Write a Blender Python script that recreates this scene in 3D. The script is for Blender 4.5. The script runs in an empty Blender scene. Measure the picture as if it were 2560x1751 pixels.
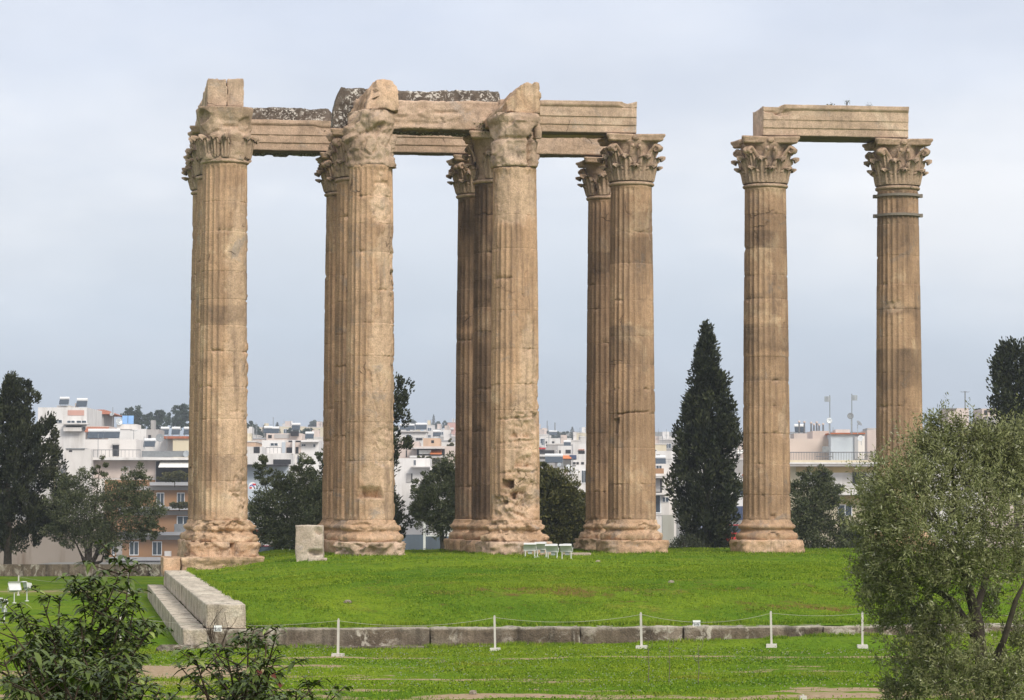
import bpy, math, random
import numpy as np
from math import sin, cos, pi, radians, atan2, sqrt
R = random.Random(7)
scene = bpy.context.scene
COL = scene.collection

# ------------------------------------------------------------------ camera
FP, PITCH, EYE = 7521.5, 0.0531, 1.6885            # focal length in photo pixels (2560 wide), pitch, eye height over the temple floor
cd = bpy.data.cameras.new("camera"); cam = bpy.data.objects.new("camera", cd); COL.objects.link(cam)
cam.location = (0, 0, EYE); cam.rotation_euler = (pi/2 + PITCH, 0, 0)
cd.sensor_width = 36; cd.lens = 36*FP/2560; cd.clip_start = 0.5; cd.clip_end = 6000
scene.camera = cam

# ------------------------------------------------------------------ world, sun, exposure
SUN_EL, SUN_AZ = radians(37), radians(150)          # azimuth from +Y towards +X: behind the camera, to the right
w = bpy.data.worlds.new("World"); scene.world = w; w.use_nodes = True
nt = w.node_tree; nt.nodes.clear()
def N(t, typ, **k):
    n = t.nodes.new(typ)
    for a, b in k.items(): setattr(n, a, b)
    return n
out = N(nt, 'ShaderNodeOutputWorld')
sky = N(nt, 'ShaderNodeTexSky', sky_type='NISHITA'); sky.sun_disc = False
sky.sun_elevation = SUN_EL; sky.sun_rotation = SUN_AZ
bgs = N(nt, 'ShaderNodeBackground'); bgs.inputs['Strength'].default_value = 0.06
nt.links.new(sky.outputs[0], bgs.inputs['Color'])
tc = N(nt, 'ShaderNodeTexCoord'); sep = N(nt, 'ShaderNodeSeparateXYZ'); nt.links.new(tc.outputs['Generated'], sep.inputs[0])
mp = N(nt, 'ShaderNodeMapping'); mp.inputs['Scale'].default_value = (6, 6, 15); mp.inputs['Location'].default_value = (2.3, 0.4, 1.4)
nt.links.new(tc.outputs['Generated'], mp.inputs[0])
nz = N(nt, 'ShaderNodeTexNoise'); nz.inputs['Scale'].default_value = 1.0; nz.inputs['Detail'].default_value = 5; nz.inputs['Roughness'].default_value = 0.55
nt.links.new(mp.outputs[0], nz.inputs['Vector'])
ramp = N(nt, 'ShaderNodeValToRGB')                    # overcast colour by elevation (z of the view direction)
els = ramp.color_ramp.elements
els[0].position = 0.0; els[0].color = (.375, .435, .52, 1)
els[1].position = 1.0; els[1].color = (.74, .765, .80, 1)
for p_, c_ in ((.025, (.385, .445, .53, 1)), (.060, (.44, .50, .58, 1)), (.090, (.535, .575, .635, 1)), (.118, (.55, .585, .65, 1)), (.165, (.49, .535, .63, 1)), (.35, (.62, .65, .70, 1))):
    e = ramp.color_ramp.elements.new(p_); e.color = c_
nt.links.new(sep.outputs[2], ramp.inputs[0])
cr = N(nt, 'ShaderNodeValToRGB'); cr.color_ramp.elements[0].position = .44; cr.color_ramp.elements[1].position = .66
nt.links.new(nz.outputs[0], cr.inputs[0])
band = N(nt, 'ShaderNodeValToRGB')                    # bright breaks only in a band above the horizon
band.color_ramp.elements[0].position = .04; band.color_ramp.elements[0].color = (0, 0, 0, 1)
band.color_ramp.elements[1].position = .30; band.color_ramp.elements[1].color = (.25, .25, .25, 1)
e = band.color_ramp.elements.new(.105); e.color = (1, 1, 1, 1)
e = band.color_ramp.elements.new(.15); e.color = (.35, .35, .35, 1)
nt.links.new(sep.outputs[2], band.inputs[0])
mul = N(nt, 'ShaderNodeMath', operation='MULTIPLY'); nt.links.new(cr.outputs[0], mul.inputs[0]); nt.links.new(band.outputs[0], mul.inputs[1])
mxc = N(nt, 'ShaderNodeMix', data_type='RGBA'); nt.links.new(mul.outputs[0], mxc.inputs[0])
nt.links.new(ramp.outputs[0], mxc.inputs[6]); mxc.inputs[7].default_value = (.70, .71, .735, 1)
nz2 = N(nt, 'ShaderNodeTexNoise'); nz2.inputs['Scale'].default_value = 1.6; nz2.inputs['Detail'].default_value = 4
nt.links.new(mp.outputs[0], nz2.inputs['Vector'])
mr = N(nt, 'ShaderNodeMapRange'); mr.inputs[1].default_value = .3; mr.inputs[2].default_value = .7; mr.inputs[3].default_value = .94; mr.inputs[4].default_value = 1.05
nt.links.new(nz2.outputs[0], mr.inputs[0])
bgc = N(nt, 'ShaderNodeBackground'); nt.links.new(mxc.outputs[2], bgc.inputs['Color'])
nt.links.new(mr.outputs[0], bgc.inputs['Strength'])
ms = N(nt, 'ShaderNodeMixShader'); ms.inputs[0].default_value = 0.93
nt.links.new(bgs.outputs[0], ms.inputs[1]); nt.links.new(bgc.outputs[0], ms.inputs[2]); nt.links.new(ms.outputs[0], out.inputs[0])
sl = bpy.data.lights.new("sun", 'SUN'); sl.energy = 2.0; sl.angle = radians(22); sl.color = (1, .94, .84)
so = bpy.data.objects.new("sun", sl); COL.objects.link(so)
so.rotation_euler = (pi/2 - SUN_EL, 0, pi - SUN_AZ)
so.location = (30, -40, 60)
scene.view_settings.view_transform = 'Standard'; scene.view_settings.look = 'None'
scene.view_settings.exposure = 0.60; scene.view_settings.gamma = 1
scene.render.engine = 'CYCLES'
scene.cycles.volume_step_rate = 1; scene.cycles.max_bounces = 6; scene.cycles.volume_bounces = 0
scene.cycles.diffuse_bounces = 3; scene.cycles.glossy_bounces = 2
scene.cycles.use_denoising = True

# ------------------------------------------------------------------ coordinates
def at(px, py, Y):
    """world point at depth Y seen at photo pixel (2560 x 1751)"""
    dx = (px - 1280)/FP; dz = (875.5 - py)/FP
    dy = cos(PITCH) - dz*sin(PITCH); d3 = sin(PITCH) + dz*cos(PITCH); k = Y/dy
    return np.array([dx*k, Y, EYE + d3*k])
def FY(Y): return Y if Y <= 600 else 600 + (Y-600)*2.4      # the far ridge stands well beyond the near streets
A0 = np.array([-10.787, 112.53]); ROT = 0.1395
U = np.array([cos(ROT), sin(ROT)]); V = np.array([-sin(ROT), cos(ROT)]); SP = 5.5
def T(s, t): return A0 + s*U + t*V
def ST(x, y):
    dx = x - A0[0]; dy = y - A0[1]
    return dx*U[0] + dy*U[1], dx*V[0] + dy*V[1]

# ------------------------------------------------------------------ noise
def _h(ix, iy, iz, seed):
    h = (ix.astype(np.int64)*374761393 + iy.astype(np.int64)*668265263 + iz.astype(np.int64)*1274126177 + seed*974711) & 0xffffffff
    h = ((h ^ (h >> 13))*1274126177) & 0xffffffff
    h = (h ^ (h >> 16)) & 0xffff
    return h/65535.0
def vn(x, y, z, seed=0):
    ix, iy, iz = np.floor(x), np.floor(y), np.floor(z)
    fx, fy, fz = x-ix, y-iy, z-iz
    fx = fx*fx*(3-2*fx); fy = fy*fy*(3-2*fy); fz = fz*fz*(3-2*fz)
    r = 0
    for a in (0, 1):
        wx = fx if a else 1-fx
        for b in (0, 1):
            wy = fy if b else 1-fy
            for c in (0, 1):
                wz = fz if c else 1-fz
                r = r + wx*wy*wz*_h(ix+a, iy+b, iz+c, seed)
    return r
def fbm(x, y, z, seed=0, o=4):
    r = 0; a = .5; f = 1; tot = 0
    for i in range(o):
        r = r + a*vn(x*f, y*f, z*f, seed+i*17); tot += a; a *= .5; f *= 2.03
    return r/tot
def sst(a, b, x):
    t = np.clip((x-a)/(b-a), 0, 1); return t*t*(3-2*t)

def facets(x, y, z, seed):
    """angular broken-stone relief: the nearest jittered cell gives each point a tilted plane"""
    ix, iy, iz = np.floor(x), np.floor(y), np.floor(z)
    best = np.full(np.shape(x), 9e9); val = np.zeros(np.shape(x))
    for a in (-1, 0, 1):
        for b in (-1, 0, 1):
            for c in (-1, 0, 1):
                jx, jy, jz = ix+a, iy+b, iz+c
                h = [_h(jx, jy, jz, seed+k) for k in range(7)]
                dx, dy, dz = x-jx-h[0], y-jy-h[1], z-jz-h[2]; d = dx*dx+dy*dy+dz*dz
                m = d < best; best = np.where(m, d, best)
                val = np.where(m, (h[3]-.5) + (h[4]-.5)*dx*1.3 + (h[5]-.5)*dy*1.3 + (h[6]-.5)*dz*1.3, val)
    return val
# ------------------------------------------------------------------ objects
def link(o, parent=None):
    COL.objects.link(o)
    if parent is not None: o.parent = parent
    return o
def tag(o, label=None, cat=None, group=None, kind=None):
    if label: o['label'] = label
    if cat: o['category'] = cat
    if group: o['group'] = group
    if kind: o['kind'] = kind
    return o
def empty(name, loc, label, cat, group=None, rz=0):
    o = bpy.data.objects.new(name, None); o.empty_display_size = .3
    o.location = tuple(loc); o.rotation_euler = (0, 0, rz); COL.objects.link(o)
    return tag(o, label, cat, group)
def mesh_np(name, v, faces, mats, parent=None, smooth=False, attrs=None, midx=None, loc=None):
    """faces: array (M,k)"""
    me = bpy.data.meshes.new(name)
    v = np.asarray(v, np.float32); faces = np.asarray(faces, np.int32)
    M, k = faces.shape
    me.vertices.add(len(v)); me.vertices.foreach_set('co', v.ravel())
    me.loops.add(M*k); me.loops.foreach_set('vertex_index', faces.ravel())
    me.polygons.add(M); me.polygons.foreach_set('loop_start', np.arange(0, M*k, k, dtype=np.int32))
    try: me.polygons.foreach_set('loop_total', np.full(M, k, np.int32))
    except Exception: pass
    if smooth: me.polygons.foreach_set('use_smooth', np.ones(M, bool))
    for m in (mats if isinstance(mats, (list, tuple)) else [mats]): me.materials.append(m)
    if midx is not None: me.polygons.foreach_set('material_index', np.asarray(midx, np.int32))
    me.update(calc_edges=True)
    for n, a in (attrs or {}).items():
        at_ = me.attributes.new(n, 'FLOAT', 'POINT'); at_.data.foreach_set('value', np.asarray(a, np.float32).ravel())
    o = bpy.data.objects.new(name, me); link(o, parent)
    if loc is not None: o.location = tuple(loc)
    return o
def grid_faces(nu, nv, closed_u=True):
    """verts indexed [row(v)][col(u)]"""
    i = np.arange(nv-1)[:, None]; j = np.arange(nu if closed_u else nu-1)[None, :]
    j2 = (j+1) % nu
    return np.stack([(i*nu+j), (i*nu+j2), ((i+1)*nu+j2), ((i+1)*nu+j)], -1).reshape(-1, 4)
class MB:
    def __init__(s): s.v = []; s.f = []; s.m = []
    def quadbox(s, c8, mi=0):
        b = len(s.v); s.v += [tuple(float(q) for q in p) for p in c8]
        for f in ((0,3,2,1),(4,5,6,7),(0,1,5,4),(1,2,6,5),(2,3,7,6),(3,0,4,7)): s.f.append(tuple(b+i for i in f)); s.m.append(mi)
        return s
    def box(s, x0, x1, y0, y1, z0, z1, mi=0):
        return s.quadbox([(x0,y0,z0),(x1,y0,z0),(x1,y1,z0),(x0,y1,z0),(x0,y0,z1),(x1,y0,z1),(x1,y1,z1),(x0,y1,z1)], mi)
    def tube(s, pts, r, n=6, mi=0, r1=None):
        pts = [np.array(p, float) for p in pts]; b = len(s.v); L = len(pts)
        rs = r if isinstance(r, (list, tuple)) else [r + ((r1 if r1 is not None else r)-r)*i/max(1, L-1) for i in range(L)]
        for i, p in enumerate(pts):
            d = pts[min(i+1, L-1)] - pts[max(i-1, 0)]; d = d/(np.linalg.norm(d)+1e-9)
            a = np.cross(d, (0, 0, 1)) if abs(d[2]) < .9 else np.cross(d, (0, 1, 0))
            a /= np.linalg.norm(a)+1e-9; c = np.cross(d, a)
            for k in range(n):
                q = p + rs[i]*(a*cos(2*pi*k/n) + c*sin(2*pi*k/n)); s.v.append(tuple(q))
        for i in range(L-1):
            for k in range(n):
                s.f.append((b+i*n+k, b+i*n+(k+1) % n, b+(i+1)*n+(k+1) % n, b+(i+1)*n+k)); s.m.append(mi)
        s.f.append(tuple(b+k for k in range(n))); s.m.append(mi)
        s.f.append(tuple(b+(L-1)*n+k for k in reversed(range(n)))); s.m.append(mi)
        return s
    def lathe(s, prof, c=(0, 0, 0), n=16, mi=0):
        b = len(s.v)
        for (r, z) in prof:
            for k in range(n): s.v.append((c[0]+r*cos(2*pi*k/n), c[1]+r*sin(2*pi*k/n), c[2]+z))
        for i in range(len(prof)-1):
            for k in range(n): s.f.append((b+i*n+k, b+i*n+(k+1) % n, b+(i+1)*n+(k+1) % n, b+(i+1)*n+k)); s.m.append(mi)
        s.f.append(tuple(b+k for k in reversed(range(n)))); s.m.append(mi)
        s.f.append(tuple(b+(len(prof)-1)*n+k for k in range(n))); s.m.append(mi)
        return s
    def prism(s, poly, y0, y1, mi=0):      # polygon in XZ extruded along Y
        b = len(s.v); n = len(poly)
        for y in (y0, y1): s.v += [(p[0], y, p[1]) for p in poly]
        s.f.append(tuple(b+i for i in range(n))); s.m.append(mi)
        s.f.append(tuple(b+n+i for i in reversed(range(n)))); s.m.append(mi)
        for i in range(n):
            j = (i+1) % n; s.f.append((b+j, b+i, b+n+i, b+n+j)); s.m.append(mi)
        return s
    def build(s, name, mats, parent=None, loc=None, off=None, smooth=False):
        me = bpy.data.meshes.new(name)
        vv = s.v if off is None else [(a-off[0], b-off[1], c-off[2]) for a, b, c in s.v]
        me.from_pydata(vv, [], s.f)
        for m in (mats if isinstance(mats, (list, tuple)) else [mats]): me.materials.append(m)
        me.polygons.foreach_set('material_index', s.m)
        if smooth: me.polygons.foreach_set('use_smooth', [True]*len(s.f))
        me.update(); o = bpy.data.objects.new(name, me); link(o, parent)
        if loc is not None: o.location = tuple(loc)
        return o

# ------------------------------------------------------------------ materials
def newmat(name):
    m = bpy.data.materials.new(name); m.use_nodes = True; t = m.node_tree; t.nodes.clear()
    o = N(t, 'ShaderNodeOutputMaterial'); b = N(t, 'ShaderNodeBsdfPrincipled'); t.links.new(b.outputs[0], o.inputs[0])
    b.inputs['Roughness'].default_value = .85; b.inputs['Specular IOR Level'].default_value = .08
    return m, t, b
def noise(t, vec, scale, detail=4, rough=.55, dist=0):
    n = N(t, 'ShaderNodeTexNoise'); n.inputs['Scale'].default_value = scale; n.inputs['Detail'].default_value = detail
    n.inputs['Roughness'].default_value = rough; n.inputs['Distortion'].default_value = dist
    if vec is not None: t.links.new(vec, n.inputs['Vector'])
    return n.outputs[0]
def rng(t, val, a, b, c=0., d=1.):
    n = N(t, 'ShaderNodeMapRange'); n.clamp = True
    for i, x in enumerate((a, b, c, d)): n.inputs[i+1].default_value = x
    t.links.new(val, n.inputs[0]); return n.outputs[0]
def mixc(t, fac, c1, c2, mode='MIX'):
    n = N(t, 'ShaderNodeMix', data_type='RGBA', blend_type=mode)
    for i, x in ((0, fac), (6, c1), (7, c2)):
        if isinstance(x, (int, float)): n.inputs[i].default_value = x
        elif isinstance(x, tuple): n.inputs[i].default_value = (*x, 1) if len(x) == 3 else x
        else: t.links.new(x, n.inputs[i])
    return n.outputs[2]
def math_(t, op, a, b=None):
    n = N(t, 'ShaderNodeMath', operation=op)
    for i, x in enumerate((a, b)):
        if x is None: continue
        if isinstance(x, (int, float)): n.inputs[i].default_value = x
        else: t.links.new(x, n.inputs[i])
    return n.outputs[0]
def attr(t, name):
    n = N(t, 'ShaderNodeAttribute'); n.attribute_name = name; return n.outputs['Fac']
def coords(t, scale=(1, 1, 1), which='Object', rnd=True):
    c = N(t, 'ShaderNodeTexCoord').outputs[which]
    if rnd:
        oi = N(t, 'ShaderNodeObjectInfo').outputs['Random']
        k = math_(t, 'MULTIPLY', oi, 37.0); a = N(t, 'ShaderNodeVectorMath', operation='ADD'); t.links.new(c, a.inputs[0]); t.links.new(k, a.inputs[1]); c = a.outputs[0]
    m = N(t, 'ShaderNodeMapping'); m.inputs['Scale'].default_value = scale; t.links.new(c, m.inputs[0]); return m.outputs[0]
def bump(t, b, h, strength=.4, dist=.03):
    n = N(t, 'ShaderNodeBump'); n.inputs['Strength'].default_value = strength; n.inputs['Distance'].default_value = dist
    t.links.new(h, n.inputs['Height']); t.links.new(n.outputs[0], b.inputs['Normal'])
def stone(name, c1, c2, fresh, dark, streak=.35, blotch=.5, bumps=.5):
    m, t, b = newmat(name)
    v = coords(t); vs = coords(t, (2.2, 2.2, .16))
    n1 = noise(t, v, .8, 6, .6); n2 = noise(t, v, 5.5, 5, .65); n3 = noise(t, v, 26, 3, .6); ns = noise(t, vs, 1.6, 5, .6)
    c = mixc(t, rng(t, n1, .35, .65), c1, c2)
    c = mixc(t, rng(t, n2, .42, .72, 0, .55), c, tuple(x*.62 for x in c1))
    c = mixc(t, attr(t, 'fresh'), c, mixc(t, rng(t, n2, .3, .7), fresh, tuple(x*.74 for x in fresh)))
    c = mixc(t, rng(t, noise(t, v, .55, 6, .7, .5), .56, .66, 0, .55), c, tuple(min(.8, x*1.3+.06) for x in c1))
    g_ = sum(c2)/3*.85; c = mixc(t, rng(t, noise(t, v, .75, 7, .72, .8), .57, .68, 0, .6), c, (g_*1.08, g_*.98, g_*.90))
    st = math_(t, 'MULTIPLY', rng(t, ns, .5, .74), streak)
    c = mixc(t, st, c, dark)
    bl = math_(t, 'MULTIPLY', rng(t, noise(t, v, 1.7, 7, .68, .6), .54, .72), blotch)
    c = mixc(t, bl, c, tuple(x*1.5 for x in dark))
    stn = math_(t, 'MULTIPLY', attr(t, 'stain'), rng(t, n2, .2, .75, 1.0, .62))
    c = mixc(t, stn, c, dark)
    nv = N(t, 'ShaderNodeTexNoise'); nv.inputs['Scale'].default_value = 1.4; nv.inputs['Detail'].default_value = 4; t.links.new(v, nv.inputs['Vector'])
    av = N(t, 'ShaderNodeVectorMath', operation='MULTIPLY_ADD'); t.links.new(nv.outputs['Color'], av.inputs[0]); av.inputs[1].default_value = (.9, .9, .9); t.links.new(v, av.inputs[2])
    vo = N(t, 'ShaderNodeTexVoronoi'); vo.feature = 'DISTANCE_TO_EDGE'; vo.inputs['Scale'].default_value = .62; t.links.new(av.outputs[0], vo.inputs['Vector'])
    crk = math_(t, 'MULTIPLY', rng(t, vo.outputs['Distance'], .014, .003), rng(t, noise(t, v, .8, 2), .60, .68))
    c = mixc(t, math_(t, 'MULTIPLY', crk, .65), c, tuple(x*.6 for x in dark))
    tone = math_(t, 'ADD', attr(t, 'tone'), 1.0)
    hv = N(t, 'ShaderNodeHueSaturation'); t.links.new(c, hv.inputs['Color']); t.links.new(tone, hv.inputs['Value'])
    gr = rng(t, n3, .3, .7, .74, 1.22)
    hv2 = N(t, 'ShaderNodeHueSaturation'); t.links.new(hv.outputs[0], hv2.inputs['Color']); t.links.new(gr, hv2.inputs['Value'])
    t.links.new(hv2.outputs[0], b.inputs['Base Color']); b.inputs['Roughness'].default_value = .9
    hh = math_(t, 'SUBTRACT', math_(t, 'ADD', math_(t, 'MULTIPLY', n2, .9), math_(t, 'MULTIPLY', n3, .5)), math_(t, 'MULTIPLY', crk, .8))
    bump(t, b, hh, bumps, .055)
    return m
M = {}
M['stone'] = stone('weathered marble', (.63, .41, .258), (.47, .295, .18), (.73, .525, .37), (.115, .080, .060), .65, .5, .9)
M['beam'] = stone('beam marble', (.61, .435, .315), (.51, .355, .25), (.68, .51, .385), (.12, .09, .072), .35, .55, .8)
M['capital'] = stone('capital marble', (.55, .385, .272), (.41, .28, .192), (.66, .485, .355), (.075, .055, .043), .3, .7, .9)
M['crust'] = stone('crusted stone', (.17, .135, .105), (.085, .066, .052), (.5, .46, .40), (.035, .028, .023), .4, .6, .9)
M['step'] = stone('step marble', (.64, .54, .42), (.48, .395, .30), (.74, .65, .53), (.075, .06, .045), .95, .55, .9)
M['wallstone'] = stone('grimy wall stone', (.24, .185, .135), (.10, .075, .055), (.52, .46, .38), (.022, .018, .014), .8, .75, 1.0)
M['loose'] = stone('loose block marble', (.62, .50, .40), (.50, .39, .30), (.70, .60, .50), (.15, .115, .09), .35, .5, .8)
# white lichen flecks on the crusted blocks, pale scars on the low wall
def flecks(m, c, s1, lo, hi, s2, lo2, hi2):
    t = m.node_tree; b = next(n for n in t.nodes if n.type == 'BSDF_PRINCIPLED')
    src = b.inputs['Base Color'].links[0].from_socket
    f = math_(t, 'MULTIPLY', rng(t, noise(t, coords(t), s1, 4, .7, .8), lo, hi), rng(t, noise(t, coords(t), s2, 4), lo2, hi2))
    t.links.new(mixc(t, f, src, c), b.inputs['Base Color'])
flecks(M['crust'], (.60, .56, .50), 7.5, .53, .58, 1.6, .40, .52)
flecks(M['wallstone'], (.48, .43, .36), 2.8, .51, .62, .7, .40, .58)


def simple(name, c, rough=.7, var=.15, scale=3, metal=0, spec=.3):
    m, t, b = newmat(name); v = coords(t)
    n = noise(t, v, scale, 5, .6)
    cc = mixc(t, rng(t, n, .3, .7), tuple(x*(1-var) for x in c), tuple(min(1, x*(1+var)) for x in c))
    t.links.new(cc, b.inputs['Base Color']); b.inputs['Roughness'].default_value = rough
    b.inputs['Metallic'].default_value = metal; b.inputs['Specular IOR Level'].default_value = spec
    return m
def stained(name, c, dirt=(.25, .21, .17), amt=.5):       # painted wall with streaks of dirt
    m, t, b = newmat(name); v = coords(t, (.5, .5, .08)); v2 = coords(t)
    f = math_(t, 'MULTIPLY', rng(t, noise(t, v, 1.5, 6, .65), .48, .75), amt)
    c1 = mixc(t, rng(t, noise(t, v2, .35, 4), .35, .65), tuple(x*.9 for x in c), c)
    t.links.new(mixc(t, f, c1, dirt), b.inputs['Base Color']); return m
M['white'] = stained('white plaster', (.75, .72, .70), (.30, .26, .22), .55)
M['offwhite'] = stained('off white plaster', (.70, .66, .63), amt=.35)
M['pinkish'] = stained('pale pink plaster', (.62, .52, .47), amt=.35)
M['pink'] = stained('pink plaster', (.62, .36, .30), amt=.3)
M['peach'] = stained('peach plaster', (.70, .48, .34), amt=.3)
M['cream'] = stained('cream plaster', (.70, .61, .45), amt=.3)
M['ochre'] = stained('ochre plaster', (.62, .47, .25), amt=.35)
M['brick'] = stained('tan brick', (.36, .205, .11), amt=.3)
M['greywall'] = stained('grey plaster', (.42, .40, .39), amt=.4)
M['dirtywall'] = stained('mouldy plaster', (.30, .255, .22), (.13, .085, .05), .8)
M['bluegrey'] = stained('blue grey plaster', (.52, .57, .63), amt=.2)
M['concrete'] = stained('concrete slab', (.40, .40, .42), amt=.3)
M['rooftile'] = simple('terracotta', (.38, .13, .07), var=.3, scale=2)
M['dark'] = simple('dark recess', (.035, .035, .04), .6)
M['glass'] = simple('window glass', (.05, .065, .085), .15, .2, spec=.5)
M['blueglass'] = simple('solar glass', (.20, .36, .62), .2, .1, spec=.5)
M['navy'] = simple('navy canvas', (.035, .05, .10), .8)
M['orange'] = simple('orange canvas', (.62, .20, .07), .8)
M['canvas'] = simple('white canvas', (.78, .76, .72), .8)
M['frame'] = simple('white frame', (.75, .75, .76), .5)
M['rail'] = simple('railing metal', (.16, .16, .17), .5)
M['whitemetal'] = simple('white painted metal', (.60, .60, .58), .45, .08)
M['greymetal'] = simple('grey metal', (.22, .23, .24), .5)
M['galv'] = simple('galvanised metal', (.45, .47, .48), .4, .15, metal=.3)
M['hoop'] = simple('rusty hoop', (.20, .165, .135), .7)
M['rope'] = simple('rope', (.42, .39, .33), .9)
M['post'] = simple('painted post', (.56, .52, .47), .6, .12)
M['lampglass'] = simple('lamp glass', (.62, .62, .62), .5, .12, spec=.1)
M['signface'] = simple('sign face', (.80, .80, .80), .5, .03)
M['ink'] = simple('sign ink', (.03, .03, .05), .6)
M['red'] = simple('red paint', (.55, .03, .03), .35, .08, spec=.5)
M['bluepaint'] = simple('blue paint', (.03, .08, .40), .35, .08, spec=.5)
M['whitepaint'] = simple('white paint', (.72, .72, .72), .3, .05, spec=.5)
M['maroon'] = simple('maroon paint', (.25, .03, .05), .35, .08, spec=.5)
M['tyre'] = simple('tyre', (.03, .03, .03), .9)
M['bluefence'] = stained('blue grey panels', (.11, .135, .165), (.06, .06, .07), .5)
M['bark'] = simple('bark', (.065, .052, .040), .95, .4, 9)
M['palebark'] = simple('pale bark', (.14, .115, .09), .95, .3, 9)
M['twig'] = simple('twig bark', (.055, .036, .024), .9, .3, 12)
def leafmat(name, c1, c2, c3=None, rough=.6, spec=.25):
    m, t, b = newmat(name); a = attr(t, 'var')
    c = mixc(t, rng(t, a, 0, 1), c1, c2)
    if c3: c = mixc(t, rng(t, a, .86, .9), c, c3)
    t.links.new(c, b.inputs['Base Color']); b.inputs['Roughness'].default_value = rough; b.inputs['Specular IOR Level'].default_value = spec
    return m
M['cypress'] = leafmat('cypress foliage', (.013, .019, .010), (.068, .074, .032))
M['olivefar'] = leafmat('olive foliage', (.045, .058, .026), (.15, .16, .078))
M['shrubfar'] = leafmat('broadleaf foliage', (.042, .050, .016), (.15, .135, .04))
M['olivenear'] = leafmat('near olive leaves', (.095, .108, .034), (.28, .285, .128), (.46, .45, .32), .5, .2)
M['pinefar'] = leafmat('far pine foliage', (.030, .050, .030), (.075, .105, .06))
M['laurel'] = leafmat('laurel leaves', (.036, .058, .012), (.125, .165, .032), (.25, .30, .08), .5, .25)
M['redleaf'] = leafmat('dry leaves', (.12, .03, .02), (.22, .08, .04))

# grass: the same blades colour range for the sheet and for the tufts
def grassmat(name, sheet=True):
    m, t, b = newmat(name)
    g = N(t, 'ShaderNodeNewGeometry').outputs['Position']
    n1 = noise(t, g, .22, 5, .6); n2 = noise(t, g, 1.3, 5, .65); n3 = noise(t, g, 9, 3, .6)
    c = mixc(t, rng(t, n1, .35, .65), (.100, .185, .015), (.190, .258, .020))
    c = mixc(t, rng(t, n2, .50, .70, 0, .75), c, (.055, .125, .005))
    c = mixc(t, rng(t, noise(t, g, .55, 6, .7), .56, .72, 0, .8), c, (.27, .235, .045))
    if sheet:
        c = mixc(t, rng(t, n3, .35, .7, 0, .6), c, (.045, .085, .014))
        d = attr(t, 'dirt'); dm = rng(t, math_(t, 'ADD', d, math_(t, 'MULTIPLY', math_(t, 'SUBTRACT', n2, .5), 1.3)), .45, .62)
        dc = mixc(t, rng(t, n3, .3, .7), (.40, .30, .205), (.27, .19, .115))
        c = mixc(t, dm, c, dc)
        e = attr(t, 'earth'); em = rng(t, math_(t, 'ADD', e, math_(t, 'MULTIPLY', math_(t, 'SUBTRACT', n2, .5), 1.6)), .5, .75, 0, .8)
        c = mixc(t, em, c, (.17, .085, .04))
        bump(t, b, n3, .6, .08)
    else:
        a = attr(t, 'var'); c = mixc(t, rng(t, a, .4, 1, 0, .75), c, (.27, .33, .03)); c = mixc(t, rng(t, a, .42, 0, 0, .6), c, (.035, .085, .004))
    t.links.new(c, b.inputs['Base Color']); b.inputs['Roughness'].default_value = 1; b.inputs['Specular IOR Level'].default_value = 0
    return m
M['grass'] = grassmat('grass ground'); M['blade'] = grassmat('grass blades', False)
M['city ground'] = simple('city ground', (.16, .15, .13), var=.3, scale=.05)

def leaf_quads(name, c, d, s, ln, wd, mat, parent, var, loc=None, pts=None):
    """diamond leaves: centre c, long axis d, side s"""
    L = (ln[:, None] if np.ndim(ln) else ln); W = (wd[:, None] if np.ndim(wd) else wd)
    v = np.stack([c - d*L/2, c + s*W/2 + d*L*.08, c + d*L/2, c - s*W/2 + d*L*.08], 1)
    n = len(c)
    return mesh_np(name, v.reshape(-1, 3), np.arange(n*4).reshape(-1, 4), mat, parent, attrs={'var': np.repeat(var, 4)})
def unit(v): return v/(np.linalg.norm(v, axis=-1, keepdims=True)+1e-9)

# ================================================================== GROUND
def mound_h(x, y):
    """height of the grass on the temple platform, metres, from temple coordinates"""
    s, t = ST(x, y)
    z = np.interp(t, [-43, -41.6, -39.2, -36.5, -33.5, -30, -24, -12, -3, 14, 16, 30], [-1.13, -1.10, -.80, -.44, -.20, -.13, -.12, -.08, -.02, .0, -.05, -.9])
    und = (fbm(x*.16, y*.13, 0*x, 5, 3) - .5)*.55*sst(-42, -36, t)*(1-sst(-10, -3, t)*.75)
    k = sst(3.4, -1.25, s)*sst(-41, -37.5, t)*sst(24, 18, t)
    z = z + und; z = z*(1-k) + k*(-.555 + .055*sst(.42, .6, fbm(s*2.2, t*.9, 0*s, 77, 3))*sst(-1.75, -1.5, s))
    z = z - .25*sst(-1.4, -1.7, s)
    return z + (fbm(x*1.3, y*1.3, 0*x, 8, 3)-.5)*.07
def ground_h(x, y):
    rough = (fbm(x*.5, y*.5, 0*x, 3, 4)-.5)*.10
    s, t = ST(x, y); rough = rough + (.06 + .22*sst(3, 15, s))*np.exp(-(np.minimum(0, t+42.4)/1.1)**2)*(s > -3)*sst(-41.2, -41.6, t)
    far = sst(156, 178, y)
    left = sst(10, -10, x)
    lowz = -1.6 - left*7.2*far - (1-left)*2.0*sst(185, 240, y)
    hill = np.interp(y, [0, 300, 450, 600, 960, 1320, 1680, 2160, 3000], [0, 0, 1.5, 8, 20, 33, 47, 60, 62])
    return lowz + hill + rough
def axis(a, b, step, lo, hi, coarse):
    fine = list(np.arange(a, b, step)); l = a; left = []
    st = step
    while l > lo: st = min(st*1.25, coarse); l -= st; left.append(l)
    r = fine[-1]; right = []; st = step
    while r < hi: st = min(st*1.25, coarse); r += st; right.append(r)
    return np.array(left[::-1] + fine + right)
xs = axis(-20, 22, .22, -1600, 1600, 160); ys = axis(46, 74, .22, -60, 3400, 160)
X, Y = np.meshgrid(xs, ys)
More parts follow.
